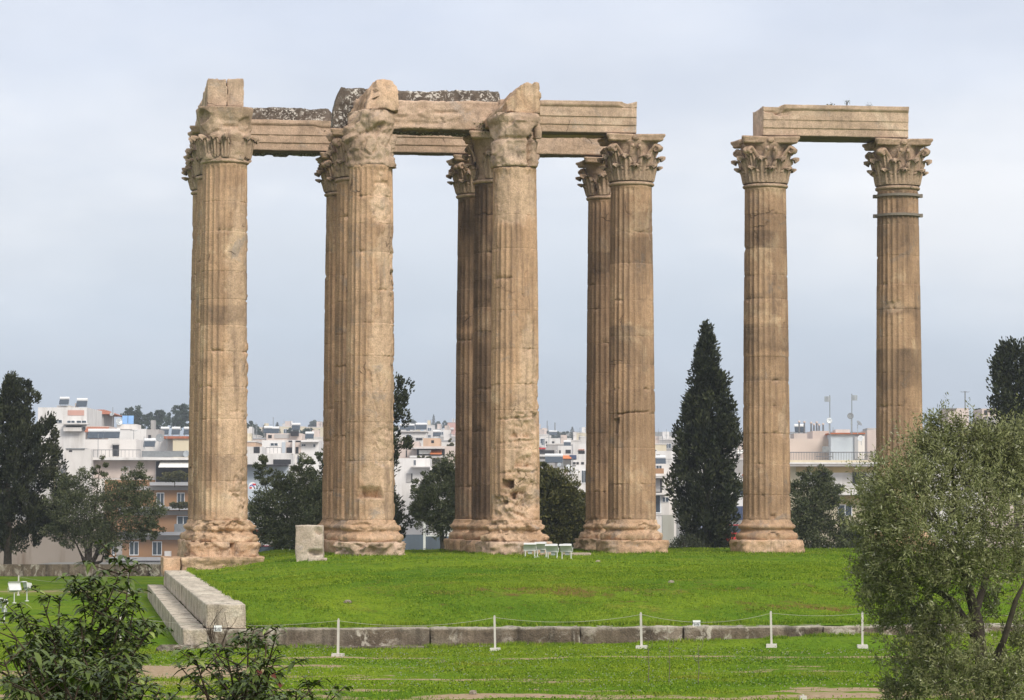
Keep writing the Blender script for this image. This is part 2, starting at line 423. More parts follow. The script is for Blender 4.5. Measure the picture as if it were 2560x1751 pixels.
Z = ground_h(X, Y)
S_, T_ = ST(X, Y)
Z = np.where((S_ > -1.2) & (T_ > -41.0) & (T_ < 16) & (S_ < 40), Z-.3, Z)
def blob(x, y, cx, cy, rx, ry): return np.exp(-(((x-cx)/rx)**2 + ((y-cy)/ry)**2))
dirt = np.zeros_like(X)
dirt += .66*np.exp(-((Y - (53.0 + (fbm(X*.45, Y*.3, 0*X, 31, 4)-.5)*2.6))/.75)**2)                       # path along the bottom of the picture
strip = np.exp(-((Y - (66.6 + .09*(X+6) + (fbm(X*.5, Y*.4, 0*X, 32, 4)-.5)*1.5))/.38)**2)
dirt += strip*(.42 + .42*sst(.44, .6, fbm(X*.22, 0*Y, 0*X, 33, 3)))
dirt += .75*blob(X, Y, -7.2, 62.5, 2.8, 1.9) + .7*blob(X, Y, -9.5, 60, 3.5, 2.2) + .55*blob(X, Y, -6.2, 57.6, 2.6, .8) + .6*blob(X, Y, 8.2, 67.4, 3.2, .7)
dirt += .5*blob(X, Y, 2.2, 55.2, 6, .5) + .45*blob(X, Y, 5, 60.5, 3, .4) + .42*blob(X, Y, -3, 58.6, 3, .35) + .4*blob(X, Y, 9, 56.5, 3, .5)
dirt += .60*np.exp(-((Y - 121)/3.0)**2)*(X < -12)
dirt += .50*sst(.58, .72, fbm(X*.34, Y*.60, 0*X, 91, 5))*(Y < 71)*(Y > 45)
earth = .35*blob(X, Y, 7, 68.8, 3, .5)
o = mesh_np('ground', np.stack([X, Y, Z], -1).reshape(-1, 3), grid_faces(len(xs), len(ys), False), M['grass'], smooth=True, attrs={'dirt': dirt, 'earth': earth})
tag(o, kind='structure')
# city ground behind the trees, a sheet a little above the grass sheet
xs2 = np.linspace(-1500, 1500, 90); ys2 = np.concatenate([np.linspace(182, 700, 50), np.linspace(720, 3300, 50)])
X2, Y2 = np.meshgrid(xs2, ys2)
o = mesh_np('street', np.stack([X2, Y2, ground_h(X2, Y2)+.12+1.2*sst(182, 260, Y2)], -1).reshape(-1, 3), grid_faces(90, 100, False), M['city ground'], smooth=True); tag(o, kind='structure')
# grass mound on the platform
ss = np.concatenate([np.arange(-1.62, 8, .16), np.arange(8, 31, .25), np.arange(31, 60, 1)]); ts = np.concatenate([np.arange(-41.85, -28, .2), np.arange(-28, 17, .4)])
SS, TT = np.meshgrid(ss, ts)
XX = A0[0] + SS*U[0] + TT*V[0]; YY = A0[1] + SS*U[1] + TT*V[1]
HH = mound_h(XX, YY)
HH = np.where(TT > 15, HH-3.0*(TT-15)/1.5, HH); HH = np.where(SS > 52, HH-.3*(SS-52), HH)
e2 = sum(.34*np.exp(-np.maximum(0, np.maximum(np.abs(SS-SP*i), np.abs(TT-SP*j))-1.3)/.28) for i, j in ((0, 0), (1, 0), (2, 0), (3, 1), (4, 1), (5, 1), (2, 2), (3, 2))) + .36*sst(-42, -39, TT)*sst(-30, -34, TT) + .42*np.exp(-((TT+41.6)/.5)**2) + .42*blob(SS, TT, 24, -33, 1.3, .8) + .38*blob(SS, TT, 2.2, -7, 3, 1.0) + .35*blob(SS, TT, 1.5, -18, 1.6, 1.5) + .33*blob(SS, TT, 13, -39, 2.2, .7) + .3*blob(SS, TT, 8, -36, 4, 1)
o = mesh_np('grass_mound', np.stack([XX, YY, HH], -1).reshape(-1, 3), grid_faces(len(ss), len(ts), False), M['grass'], smooth=True, attrs={'dirt': .0*e2, 'earth': e2})
tag(o, kind='structure')

def tufts(name, x, y, z, hgt, wid, label, seed, lean=.5, mat=None):
    r = np.random.default_rng(seed); n = len(x)
    B = 3; vs = np.empty((n, B, 3, 3), np.float32)
    for b in range(B):
        a = r.uniform(0, 2*pi, n); l = r.uniform(.1, lean, n); h = hgt*r.uniform(.5, 1.2, n); ww = wid*r.uniform(.6, 1.3, n)
        ox = r.normal(0, .04, n); oy = r.normal(0, .04, n); pa = r.uniform(0, 2*pi, n)
        px = np.cos(pa)*ww/2; py = np.sin(pa)*ww/2
        vs[:, b, 0] = np.stack([x+ox-px, y+oy-py, z-.02], -1); vs[:, b, 1] = np.stack([x+ox+px, y+oy+py, z-.02], -1)
        vs[:, b, 2] = np.stack([x+ox+np.cos(a)*l*h, y+oy+np.sin(a)*l*h, z+h], -1)
    var = np.repeat(np.clip(r.normal(.45, .28, n), 0, 1), B*3)
    o = mesh_np(name, vs.reshape(-1, 3), np.arange(n*B*3).reshape(-1, 3), mat or M['blade'], attrs={'var': var})
    return tag(o, label, 'grass', kind='stuff')
def clover(name, x, y, z, size, label, seed):
    """low broad-leaved ground cover: small leaf faces at all tilts just above the soil"""
    r = np.random.default_rng(seed); n = len(x)
    c = np.stack([x, y, z + r.uniform(.0, .075, n)*(.4+size*8)], -1); d = unit(r.normal(0, 1, (n, 3))*np.array([1, 1, .8])); s = unit(np.cross(d, unit(r.normal(0, 1, (n, 3)))))
    ln = size*r.uniform(.6, 1.5, n); var = np.clip(r.normal(.45, .27, n), 0, 1)
    o = leaf_quads(name, c, d, s, ln, ln*r.uniform(.45, .8, n), M['blade'], None, var); return tag(o, label, 'ground cover', kind='stuff')
rs = np.random.default_rng(11)
n = 210000
s_ = rs.uniform(-1.45, 31, n); u_ = rs.random(n); t_ = np.where(u_ < .75, rs.uniform(-41.7, -22, n), rs.uniform(-22, 14.6, n))
x_ = A0[0]+s_*U[0]+t_*V[0]; y_ = A0[1]+s_*U[1]+t_*V[1]
dens = fbm(x_*.9, y_*.9, 0*x_, 21, 4)
clover('clover', x_, y_, mound_h(x_, y_), .030*(.35+dens*1.5)*(1+.30*(t_ > -22)), 'low clover and weeds matting the grass mound', 41)
n = 60000
s_ = rs.uniform(-1.4, 31, n); t_ = np.where(rs.random(n) < .7, rs.uniform(-41.7, -22, n), rs.uniform(-22, 14.6, n))
x_ = A0[0]+s_*U[0]+t_*V[0]; y_ = A0[1]+s_*U[1]+t_*V[1]
dens = fbm(x_*.5, y_*.5, 0*x_, 24, 4); keep = dens > .42
tufts('grass', x_[keep], y_[keep], mound_h(x_, y_)[keep], .036*(.2+dens[keep]*2.2), .022, 'bright green grass growing over the raised temple platform', 1, 1.1)
n = 150000
x_ = rs.uniform(-13, 14, n); y_ = rs.uniform(50.5, 73.5, n); s_, t_ = ST(x_, y_)
def bare(x, y):
    return .62*np.exp(-((y-53.4)/.9)**2) + .75*blob(x, y, -7.2, 62.5, 2.8, 1.9) + .7*blob(x, y, -9.5, 60, 3.5, 2.2) + np.exp(-((y-(66.6+.09*(x+6)))/.45)**2)*.6 + .6*blob(x, y, 8.2, 67.4, 3.2, .7) + .5*blob(x, y, 2.2, 55.2, 6, .5) + .45*blob(x, y, 5, 60.5, 3, .4) + .42*blob(x, y, -3, 58.6, 3, .35) + .4*blob(x, y, 9, 56.5, 3, .5) + .50*sst(.58, .72, fbm(x*.34, y*.60, 0*x, 91, 5))
dm = bare(x_, y_); dens = fbm(x_*.9, y_*1.2, 0*x_, 22, 4); ok = ~((t_ > -42.6) & (s_ > -2.4)) & (rs.random(n) > dm*1.25) & (dens > .30)
clover('clover', x_[ok], y_[ok], ground_h(x_, y_)[ok], .026*(.35+dens[ok]*1.6), 'low clover and weeds on the front lawn', 42)
n = 60000
x_ = rs.uniform(-13, 14, n); y_ = rs.uniform(50.5, 73.5, n); s_, t_ = ST(x_, y_)
dm = bare(x_, y_); dens = fbm(x_*.4, y_*.7, 0*x_, 22, 3); ok = ~((t_ > -42.6) & (s_ > -2.4)) & (dens > .40 + dm*.45*rs.random(n)) & (rs.random(n) > dm*1.1)
tufts('grass', x_[ok], y_[ok], ground_h(x_, y_)[ok], .038*(.2+dens[ok]*2.0), .020, 'green lawn grass with bare patches in front of the low wall', 2, 1.1)
n = 2600
x_ = rs.uniform(-8, 13, n); y_ = rs.uniform(54, 70, n); dens = fbm(x_*.3, y_*.5, 0*x_, 25, 3); s_, t_ = ST(x_, y_)
ok = (dens > .5) & ~((t_ > -42.6) & (s_ > -2.4)); x_ = x_[ok]; y_ = y_[ok]; n = len(x_)
z_ = ground_h(x_, y_) + rs.uniform(.07, .14, n); q = np.empty((n, 4, 3)); ra = rs.uniform(.010, .020, n)
for k in range(4):
    a = k*pi/2 + pi/4; q[:, k] = np.stack([x_+ra*cos(a), y_+ra*sin(a)*.8, z_ + (-.6*ra*sin(a) if k < 2 else .6*ra)], -1)
tag(mesh_np('wildflowers', q.reshape(-1, 3), np.arange(n*4).reshape(-1, 4), M['signface']), 'tiny white daisies dotted over the front lawn', 'flowers', kind='stuff')

# longer grass along the foot of the wall, the steps and the column plinths
px_, py_ = [], []; rq = np.random.default_rng(51)
for i, j in ((0, 0), (1, 0), (2, 0), (0, 1), (1, 1), (2, 1), (3, 1), (4, 1), (5, 1), (2, 2), (3, 2)):
    q = rq.uniform(-1.38, 1.38, (260, 2)); e_ = rq.integers(0, 3, 260); q[e_ == 0, 1] = -1.36; q[e_ == 1, 0] = -1.36; q[e_ == 2, 0] = 1.36; q += rq.normal(0, .06, q.shape)
    if (i, j) == (0, 0): q = q[q[:, 0] > 9]
    px_.append(SP*i+q[:, 0]); py_.append(SP*j+q[:, 1])
px_.append(rq.uniform(-1.2, 31, 2600)); py_.append(rq.normal(-41.28, .07, 2600))
px_.append(-1.36 + np.abs(rq.normal(0, .10, 900))); py_.append(rq.uniform(-41.5, -1.5, 900))
s_ = np.concatenate(px_); t_ = np.concatenate(py_); x_ = A0[0]+s_*U[0]+t_*V[0]; y_ = A0[1]+s_*U[1]+t_*V[1]
tufts('grass', x_, y_, mound_h(x_, y_), .11, .03, 'longer grass fringing the column bases, the step and the top of the wall', 3, .8)
s_ = rq.uniform(-2.9, 31, 3400); t_ = -42.36 - np.abs(rq.normal(0, .16, 3400)); x_ = A0[0]+s_*U[0]+t_*V[0]; y_ = A0[1]+s_*U[1]+t_*V[1]
cl = fbm(s_*.8, 0*s_, 0*s_, 61, 3); k_ = cl > .42
tufts('grass', x_[k_], y_[k_], ground_h(x_, y_)[k_], .06+.20*(cl[k_]-.42), .03, 'rank grass along the foot of the low front wall', 4, .8)

# ================================================================== COLUMNS
def col_pos(i, j): return T(SP*i, SP*j)
def cam_theta(i, j):                                 # direction to the camera in the column's own (rotated) frame
    p = col_pos(i, j); return atan2(-p[1], -p[0]) - ROT
ZS0, ZS1 = 1.30, 14.66
def shaft_r(z):
    k = np.clip((z-ZS0)/(ZS1-ZS0), 0, 1); return .955 - .125*k**1.35
def build_shaft(parent, th0, seed, wear=.3, stain=.15, bands=(), damage=(), tone=0., z1=ZS1):
    nth, nzr = 24*7, 300
    r_ = np.random.default_rng(seed)
    joints = [ZS0]
    while joints[-1] < z1-.9: joints.append(joints[-1] + r_.uniform(.95, 1.5))
    joints[-1] = z1; J = np.array(joints)
    zz = np.linspace(ZS0, z1, nzr)
    jj = []                                            # crowd rows around the joints
    for j in J[1:-1]: jj += [j-.035, j-.008, j+.008, j+.035]
    zz = np.sort(np.concatenate([zz, jj])); nzr = len(zz)
    th = np.linspace(0, 2*pi, nth, endpoint=False)
    TH, ZZ = np.meshgrid(th, zz)
    rel = (TH - th0 + pi) % (2*pi) - pi
    r0 = shaft_r(ZZ)
    px, py = np.cos(TH)*r0, np.sin(TH)*r0
    so = seed*13.7
    big = fbm(px*.9+so, py*.9, ZZ*.45, seed, 4)
    mid = fbm(px*2.6+so, py*2.6, ZZ*2.2, seed+1, 4)
    fin = fbm(px*9+so, py*9, ZZ*9, seed+2, 3)
    f = (TH*24/(2*pi)) % 1
    fl = np.sqrt(np.clip(1-((f-.5)/.40)**2, 0, 1))*.060
    ends = np.clip((z1-.10-ZZ)/.13, 0, 1)**.5*np.clip((ZZ-ZS0-.02)/.2, 0, 1)
    fl = fl*ends
    ero = sst(.66-wear*.5, .78-wear*.35, big*.6+mid*.3+fin*.1)
    # chips on arrises and along joints
    d = np.min(np.abs(ZZ[..., None]-J[None, None, :]), -1)
    di = np.searchsorted(J, ZZ)
    dr = r_.uniform(-.006, .006, len(J)+2)[di]
    chip = np.exp(-(d/.07)**2)*sst(.56, .70, mid*.7+fin*.3)*.08
    r = r0 + dr - chip
    fresh = sst(.55, .85, ero)*.25 + sst(.02, .06, chip)*.35
    gouge = np.zeros_like(r)
    for (kind, a, da, z, dz, depth) in damage:
        e = ((rel-a)/da)**2 + ((ZZ-z)/dz)**2
        mk = sst(1.25, .55, e + (mid-.5)*1.6 + (fin-.5)*.5)
        if kind == 'worn':
            ero = np.maximum(ero, mk); gouge += mk*depth*(.3+mid*.9); fresh = np.maximum(fresh, mk*.55)
        elif kind == 'rough':
            ero = np.maximum(ero, mk); lay = fbm(px*1.1+so, py*1.1, ZZ*2.6 + rel*.5, seed+7, 3); fc = facets(px*2.0+so, py*2.0, ZZ*2.4+rel, seed) + .5*facets(px*5+so, py*5, ZZ*6, seed+5)
            gouge += mk*depth*(sst(.38, .62, lay)*.7 + mid*.4 + .35 + fc*.9); fresh = np.maximum(fresh, mk*.75)
        elif kind == 'ledge':
            tz = np.clip((ZZ-(z-dz))/(2*dz), 0, 1); m2 = ((ZZ > z-dz) & (ZZ < z+dz))*sst(1.0, .86, np.abs(rel-a)/da*(1+.25*tz))
            gouge += m2*depth*(1-tz); ero = np.maximum(ero, sst(1.6, .9, e)); fresh = np.maximum(fresh, m2*.6)
        elif kind == 'hole':
            m2 = (np.abs(rel-a + (mid-.5)*.10) < da)*(np.abs(ZZ-z + (mid-.5)*.16) < dz)
            gouge += m2*depth
        elif kind == 'crack':                         # a thin diagonal crack: a = start angle, da = slope per metre
            c = a + da*(ZZ-z) + (mid-.5)*.35; gouge += np.exp(-((rel-c)/.035)**2)*(np.abs(ZZ-z) < dz)*depth
        elif kind == 'seam':
            gouge += np.exp(-((ZZ-z-(mid-.5)*.12 - .05*rel)/.028)**2)*sst(1, .8, np.abs(rel-a)/da)*depth
    jd = .014*np.exp(-(d/.012)**2)
    r = r - fl*(1-ero) - ero*(.022+.05*mid) - gouge - jd + (fin-.5)*.014*(.4+ero)
    r = np.maximum(r, .12)
    # stains of the stone: whole darker drums and weathered patches; flutes darken with depth
    tn = r_.uniform(-.15, .10, len(J)+2)[di] + tone
    sta = stain*sst(.40, .62, big)
    for (za, zb, v) in bands: sta = np.maximum(sta, v*sst(za-.10, za+.10, ZZ+(mid-.5)*.35+(big-.5)*1.1)*sst(zb+.05, zb-.05, ZZ+(mid-.5)*.15)*(.55+.9*sst(.3, .7, fbm(px*1.5+so, py*1.5, ZZ*.8, seed+31, 4))))
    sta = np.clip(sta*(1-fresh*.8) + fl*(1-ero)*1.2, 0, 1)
    v = np.stack([np.cos(TH)*r, np.sin(TH)*r, ZZ], -1).reshape(-1, 3)
    return mesh_np('shaft', v, grid_faces(nth, nzr), M['stone'], parent, smooth=True, attrs={'tone': tn, 'stain': sta, 'fresh': fresh})

def ring_solid(name, mat, parent, prof, th_n, seed, amp, cx=None, smooth=True, square=None, th0=0, bites=(), attrs=True, fr=.3, stain=.2, nrows=None, fs=1.0):
    """solid of revolution (or rounded square, square = exponent) with worn, chipped surface; closed by cap rows"""
    P = np.array(prof, float); L = np.concatenate([[0], np.cumsum(np.hypot(*np.diff(P, axis=0).T))])
    nr = nrows or max(10, int(L[-1]/.05)); q = np.linspace(0, L[-1], nr)
    rr = np.interp(q, L, P[:, 0]); zz = np.interp(q, L, P[:, 1])
    th = np.linspace(0, 2*pi, th_n, endpoint=False); TH, RR = np.meshgrid(th, rr); _, ZZ = np.meshgrid(th, zz)
    if square is not None:
        k = (np.abs(np.cos(TH))**square + np.abs(np.sin(TH))**square)**(-1/square)
    else: k = 1
    R0 = RR*k
    px, py = np.cos(TH)*R0, np.sin(TH)*R0; so = seed*7.31
    big = fbm(px*1.1+so, py*1.1, ZZ*1.3, seed, 4); mid = fbm(px*3.2+so, py*3.2, ZZ*3.2, seed+3, 4); fin = fbm(px*9+so, py*9, ZZ*9, seed+4, 3)
    fc = facets(px*2.1*fs+so, py*2.1*fs, ZZ*2.4*fs, seed) + (.5 if fs == 1 else .22)*facets(px*5+so, py*5, ZZ*5, seed+9)
    cutd = amp*(sst(.40, .72, big)*1.0 + (mid-.4)*.5 + fc*1.5) + (fin-.5)*amp*.35
    rel = (TH-th0+pi) % (2*pi) - pi
    for (a, da, z, dz, dep) in bites:
        e = ((rel-a)/da)**2 + ((ZZ-z)/dz)**2; cutd = cutd + dep*sst(1.2, .75, e+(mid-.5)*1.6+fc*.8)
    R1 = np.maximum(R0 - cutd*np.clip(R0/.4, 0, 1), 0.0005)
    Zn = ZZ + (big-.5)*amp*.5
    v = np.stack([np.cos(TH)*R1, np.sin(TH)*R1, Zn], -1).reshape(-1, 3)
    fr_ = np.clip(sst(.35, .75, big)*fr + fc*.25*fr, 0, 1)
    return mesh_np(name, v, grid_faces(th_n, nr), mat, parent, smooth=smooth, attrs={'tone': (mid-.5)*.15, 'stain': stain*sst(.5, .7, 1-big), 'fresh': fr_})

# ---- Corinthian capital pieces, built once in the capital's own frame (z = 0 at the neck ring)
def bell_r(z): return .83 + .05*z + .20*np.clip(z/1.75, 0, 1)**3
def leaf_mesh(name, h, W, z0, curl, seed):
    nu, nv = 15, 20
    t = np.linspace(0, 1, nv); u = np.linspace(-1, 1, nu); UU, TT_ = np.meshgrid(u, t)
    zc = np.interp(t, [0, .72, .86, .95, 1], [0, h*.93, h, h*.965, h*.86])
    out_ = np.interp(t, [0, .35, .72, .86, .95, 1], [.05, .07, .13, .13+curl*.5, .13+curl*.9, .13+curl])
    wd = W*np.interp(t, [0, .2, .55, .8, .93, 1], [.80, .92, 1.0, .82, .5, .22])
    lob = 1 + .16*np.abs(np.sin(t*pi*4.2))-.08
    wd = wd*lob
    Zc = np.repeat((z0+zc)[:, None], nu, 1); OUT = np.repeat(out_[:, None], nu, 1)
    X_ = UU*wd[:, None]
    rib = .05*np.cos(UU*pi*3.0)*np.sin(np.clip(TT_, 0, 1)*pi)**.5 + .03*(1-np.abs(UU))
    feather = .018*np.sin(TT_*46 + np.abs(UU)*7)*np.abs(UU)*(TT_ < .93)
    D = bell_r(Zc) + OUT - .085*UU**2*(.4+TT_) + rib + feather
    v1 = np.stack([D, X_, Zc - .10*np.abs(UU)**2*(TT_ > .5)], -1); v2 = v1.copy(); v2[..., 0] -= .06; v2[..., 2] -= .02
    f1 = grid_faces(nu, nv, False); n = nu*nv
    f = np.concatenate([f1, f1[:, ::-1]+n]); v = np.concatenate([v1.reshape(-1, 3), v2.reshape(-1, 3)])
    edge = [(i*nu, (i+1)*nu) for i in range(nv-1)] + [((i+1)*nu-1+nu, i*nu+nu-1) for i in range(nv-1)] + [((nv-1)*nu+k, (nv-1)*nu+k+1) for k in range(nu-1)]
    f = np.concatenate([f, np.array([(b, a, a+n, b+n) for a, b in edge])])
    dk = np.clip(.35*(1-np.cos(UU*pi*3))*.5 + .25*(UU**2), 0, 1)  # furrows, edges and backs darkened for contrast: dirt plus painted shade
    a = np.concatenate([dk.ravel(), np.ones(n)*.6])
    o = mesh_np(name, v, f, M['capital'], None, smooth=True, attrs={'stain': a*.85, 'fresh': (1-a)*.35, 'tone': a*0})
    me = o.data; bpy.data.objects.remove(o); return me
def ribbon_mesh(pts, nrm, w0, w1, th):
    """swept strip: pts centreline, nrm in-plane normals; width across the strip along a fixed side vector"""
    pts = np.array(pts); nrm = np.array(nrm); n = len(pts); d = np.gradient(pts, axis=0); d /= np.linalg.norm(d, axis=1)[:, None]
    side = np.cross(d, nrm); ww = np.linspace(w0, w1, n)[:, None]; tt = np.linspace(th, th*.8, n)[:, None]
    ring = np.stack([pts-side*ww/2-nrm*tt/2, pts+side*ww/2-nrm*tt/2, pts+side*ww/2+nrm*tt/2, pts-side*ww/2+nrm*tt/2], 1)
    return ring.reshape(-1, 3), grid_faces(4, n)
def volute_mesh(name, ang_to, side, zt, r_end, scale, th0off):
    """stem rises from the bell, leans out to the abacus and ends in a spiral; plane contains the axis at angle ang_to"""
    pl = []
    stem = [(.90, .75), (.93, 1.0), (1.00, 1.25), (1.14, 1.45), (r_end-.12*scale, zt-.02)]
    S = np.array(stem); q = np.linspace(0, 1, 16); k = np.linspace(0, 1, len(S))
    rr = np.interp(q, k, S[:, 0]); zz = np.interp(q, k, S[:, 1])
    rr = np.convolve(np.pad(rr, 2, 'edge'), np.ones(5)/5, 'valid'); zz = np.convolve(np.pad(zz, 2, 'edge'), np.ones(5)/5, 'valid')
    c = (rr[-1]+.02*scale, zz[-1]-.17*scale); a0 = atan2(zz[-1]-c[1], rr[-1]-c[0]); R0 = sqrt((rr[-1]-c[0])**2+(zz[-1]-c[1])**2)
    sp = np.linspace(.15, 1, 26)
    ra = R0*(1-.78*sp); an = a0 - sp*2*pi*1.6
    R2 = np.concatenate([rr, c[0]+ra*np.cos(an)]); Z2 = np.concatenate([zz, c[1]+ra*np.sin(an)])
    base_ang = ang_to + side*th0off*np.interp(np.linspace(0, 1, len(R2)), [0, .38, 1], [1, .12, .10])
    P_ = np.stack([R2*np.cos(base_ang), R2*np.sin(base_ang), Z2], -1)
    dR = np.gradient(R2); dZ = np.gradient(Z2); L = np.hypot(dR, dZ)
    nn = np.stack([-dZ/L*np.cos(base_ang), -dZ/L*np.sin(base_ang), dR/L], -1)
    v, f = ribbon_mesh(P_, nn, .20*scale, .13*scale, .075*scale)
    o = mesh_np(name, v, f, M['capital'], None, smooth=False); me = o.data; bpy.data.objects.remove(o); return me
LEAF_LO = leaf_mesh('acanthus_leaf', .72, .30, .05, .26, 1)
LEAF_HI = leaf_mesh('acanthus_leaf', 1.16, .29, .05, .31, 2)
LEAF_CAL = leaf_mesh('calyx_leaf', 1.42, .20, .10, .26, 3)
VOL = [volute_mesh('volute', pi/4+k*pi/2, s, 1.70, 1.40, 1.0, .33) for k in range(4) for s in (-1, 1)]
HEL = [volute_mesh('helix', k*pi/2 + s*.11, s, 1.66, 1.08, .62, .20) for k in range(4) for s in (-1, 1)]
def abacus_mesh():
    nth = 128; th = np.linspace(0, 2*pi, nth, endpoint=False)
    # concave sides between four cut horns
    a = (th + pi/4) % (pi/2) - pi/4                    # angle from the middle of a side
    side = 1.02 + .20*(np.abs(a)/(pi/4))**2            # distance of the side line from the axis
    rad = np.minimum(side/np.cos(a), 1.66 - 0*a)
    rows = [(.0, .62), (.90, .62), (.90, 0), (.955, .06), (.93, .10), (1.0, .24), (1.0, .30), (.0, .30)]
    rows = [(0.02, 0), (.90, 0), (.945, .07), (.93, .10), (1.0, .22), (1.0, .30), (.02, .30)]
    v = []
    for k, z in rows: v.append(np.stack([rad*k*np.cos(th), rad*k*np.sin(th), np.full(nth, z)], -1))
    v = np.concatenate(v)
    mid = fbm(v[:, 0]*3, v[:, 1]*3, v[:, 2]*3, 5, 3); v[:, :2] *= (1 - .05*sst(.5, .75, mid))[:, None]
    o = mesh_np('abacus', v, grid_faces(nth, len(rows)), M['capital'], None); me = o.data; bpy.data.objects.remove(o); return me
ABACUS = abacus_mesh()
def capital(parent, ztop, seed, gone=(), th0=0):
    r_ = random.Random(seed); z0 = ZS1 + .12; k = (ztop-.30-z0)/1.75
    bell = ring_solid('capital', M['capital'], parent, [(.02, 0), (.80, 0), (.77, .3), (.79, .9), (.87, 1.4), (1.0, 1.78), (.02, 1.78)], 72, seed, .02, stain=.5)
    bell.location = (0, 0, z0); bell.scale = (1, 1, k)
    def sub(me, name, rz, jit=.03, sc=1):
        o = bpy.data.objects.new(name, me); link(o, bell); o.rotation_euler = (0, r_.uniform(-jit, jit)*.3, rz + r_.uniform(-jit, jit)); o.scale = (sc*r_.uniform(.97, 1.03),)*3 if False else (1, 1, r_.uniform(.96, 1.02)); return o
    def rel(a): return (a-th0+pi) % (2*pi)-pi
    def isgone(a): return any(abs((rel(a)-g+pi) % (2*pi)-pi) < dg for g, dg in gone)
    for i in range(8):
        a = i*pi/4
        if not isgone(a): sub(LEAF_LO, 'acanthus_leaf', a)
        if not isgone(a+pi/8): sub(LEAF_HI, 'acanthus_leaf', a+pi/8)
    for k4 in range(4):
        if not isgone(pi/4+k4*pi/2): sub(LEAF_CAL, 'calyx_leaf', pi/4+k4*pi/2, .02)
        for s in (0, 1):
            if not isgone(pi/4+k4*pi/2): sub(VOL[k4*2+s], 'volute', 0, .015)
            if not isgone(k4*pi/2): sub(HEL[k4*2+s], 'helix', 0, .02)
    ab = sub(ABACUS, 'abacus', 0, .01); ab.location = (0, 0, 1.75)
    for k4 in range(4):
        b = MB().lathe([(.02, -.13), (.12, -.09), (.155, 0), (.11, .09), (.02, .12)], n=10).build('fleuron', M['capital'], bell)
        b.rotation_euler = (0, pi/2, k4*pi/2); b.location = (1.0*cos(k4*pi/2), 1.0*sin(k4*pi/2), 1.90)
    return bell

def column(i, j, label, seed, ztop=16.75, ruined=False, gone=(), base='full', bites=(), plinth=True, pbites=(), plinth_amp=.05, base_amp=.035, pmat='stone', **sh):
    p = col_pos(i, j); c = empty('column', (p[0], p[1], 0), label, 'column', 'marble columns of the ruined temple', ROT)
    th0 = cam_theta(i, j)
    if plinth:
        ring_solid('plinth', M[pmat], c, [(.01, -.45), (1.29, -.45), (1.30, -.1), (1.30, .44), (1.26, .50), (.01, .50)], 128, seed+50, plinth_amp, square=9, th0=th0, bites=pbites, fr=.75)
    ring_solid('base', M['stone'], c, [(.01, .46), (1.14, .46), (1.20, .50), (1.245, .58), (1.245, .68), (1.19, .765), (1.09, .79), (1.09, .81), (1.03, .86), (1.03, .90), (1.09, .935), (1.12, .955), (1.15, 1.0), (1.14, 1.07), (1.08, 1.12), (1.03, 1.13), (1.03, 1.16), (.985, 1.22), (.957, 1.31), (.01, 1.31)], 128, seed+60, base_amp, th0=th0, bites=bites, fr=.55)
    build_shaft(c, th0, seed, **sh)
    return c, th0
def neck_ring(c, seed, th0, bites=(), amp=.012):
    return ring_solid('neck_ring', M['capital'], c, [(.5, ZS1-.02), (.855, ZS1-.02), (.905, ZS1+.0), (.925, ZS1+.05), (.905, ZS1+.10), (.86, ZS1+.125), (.5, ZS1+.125)], 96, seed, amp, th0=th0, bites=bites)

COLS = {}
def std(i, j, label, seed, ztop, gone=(), **kw):
    c, th0 = column(i, j, label, seed, ztop, **kw); neck_ring(c, seed+9, th0); capital(c, ztop, seed, gone, th0); COLS[(i, j)] = c; return c
ROW2, ROW3 = 16.68, 16.42
# --- rear row
std(0, 2, 'rearmost column of the left end group, its leafy capital peeping out at the far left', 21, ROW3, wear=.08, stain=.3)
std(1, 2, 'rear column mostly hidden behind the notched front column, only its left edge and leafy capital showing', 22, ROW3, wear=.08, stain=.3, gone=((.9, .5),))
std(2, 2, 'darkest rear column on the left of the central cluster of three columns', 23, ROW3, wear=.06, stain=.75, tone=-.16, bands=((1.3, 9, .5), (9.2, 14.7, .6)), damage=(('seam', .5, .5, 6.7, .1, .05),), gone=((1.2, .6),))
std(3, 2, 'reddish rear column half hidden behind the fluted column with a crack', 24, ROW3, wear=.08, stain=.5, tone=-.14, bands=((11.6, 12.4, .55), (9.4, 10, .4)), gone=((.5, .45), (-.6, .3)), base_amp=.11, plinth_amp=.14)
# --- middle row
std(0, 1, 'middle column of the left end, showing as a thin fluted strip beside the corner column', 25, ROW2, wear=.05, stain=.3)
std(1, 1, 'middle row column showing to the left of the notched front column', 26, ROW2, wear=.08, stain=.25, damage=(('worn', .1, .5, 3.0, 2.0, .03),))
std(2, 1, 'dark stained middle row column between the darkest rear column and the gouged front column', 27, ROW2, wear=.05, stain=.9, tone=-.22, bands=((1.3, 14.7, .55),), damage=(('seam', -.4, .6, 6.5, .1, .08),), gone=((-.9, .35),))
std(3, 1, 'tall fluted column with a horizontal crack a third of the way up and an intact leafy capital', 28, ROW2, wear=.05, tone=-.10, stain=.25, bands=((10.9, 12.6, .38), (7.4, 9.0, .48), (12.9, 13.6, .3)),
    damage=(('seam', .1, .9, 5.55, .1, .10), ('hole', -.75, .14, 5.0, .28, .16), ('worn', 1.2, .3, 13.2, .8, .08)), bites=((.5, .35, 1.0, .14, .14), (.9, .25, .6, .2, .12)), pbites=((.2, .7, .4, .2, .10),), base_amp=.045)
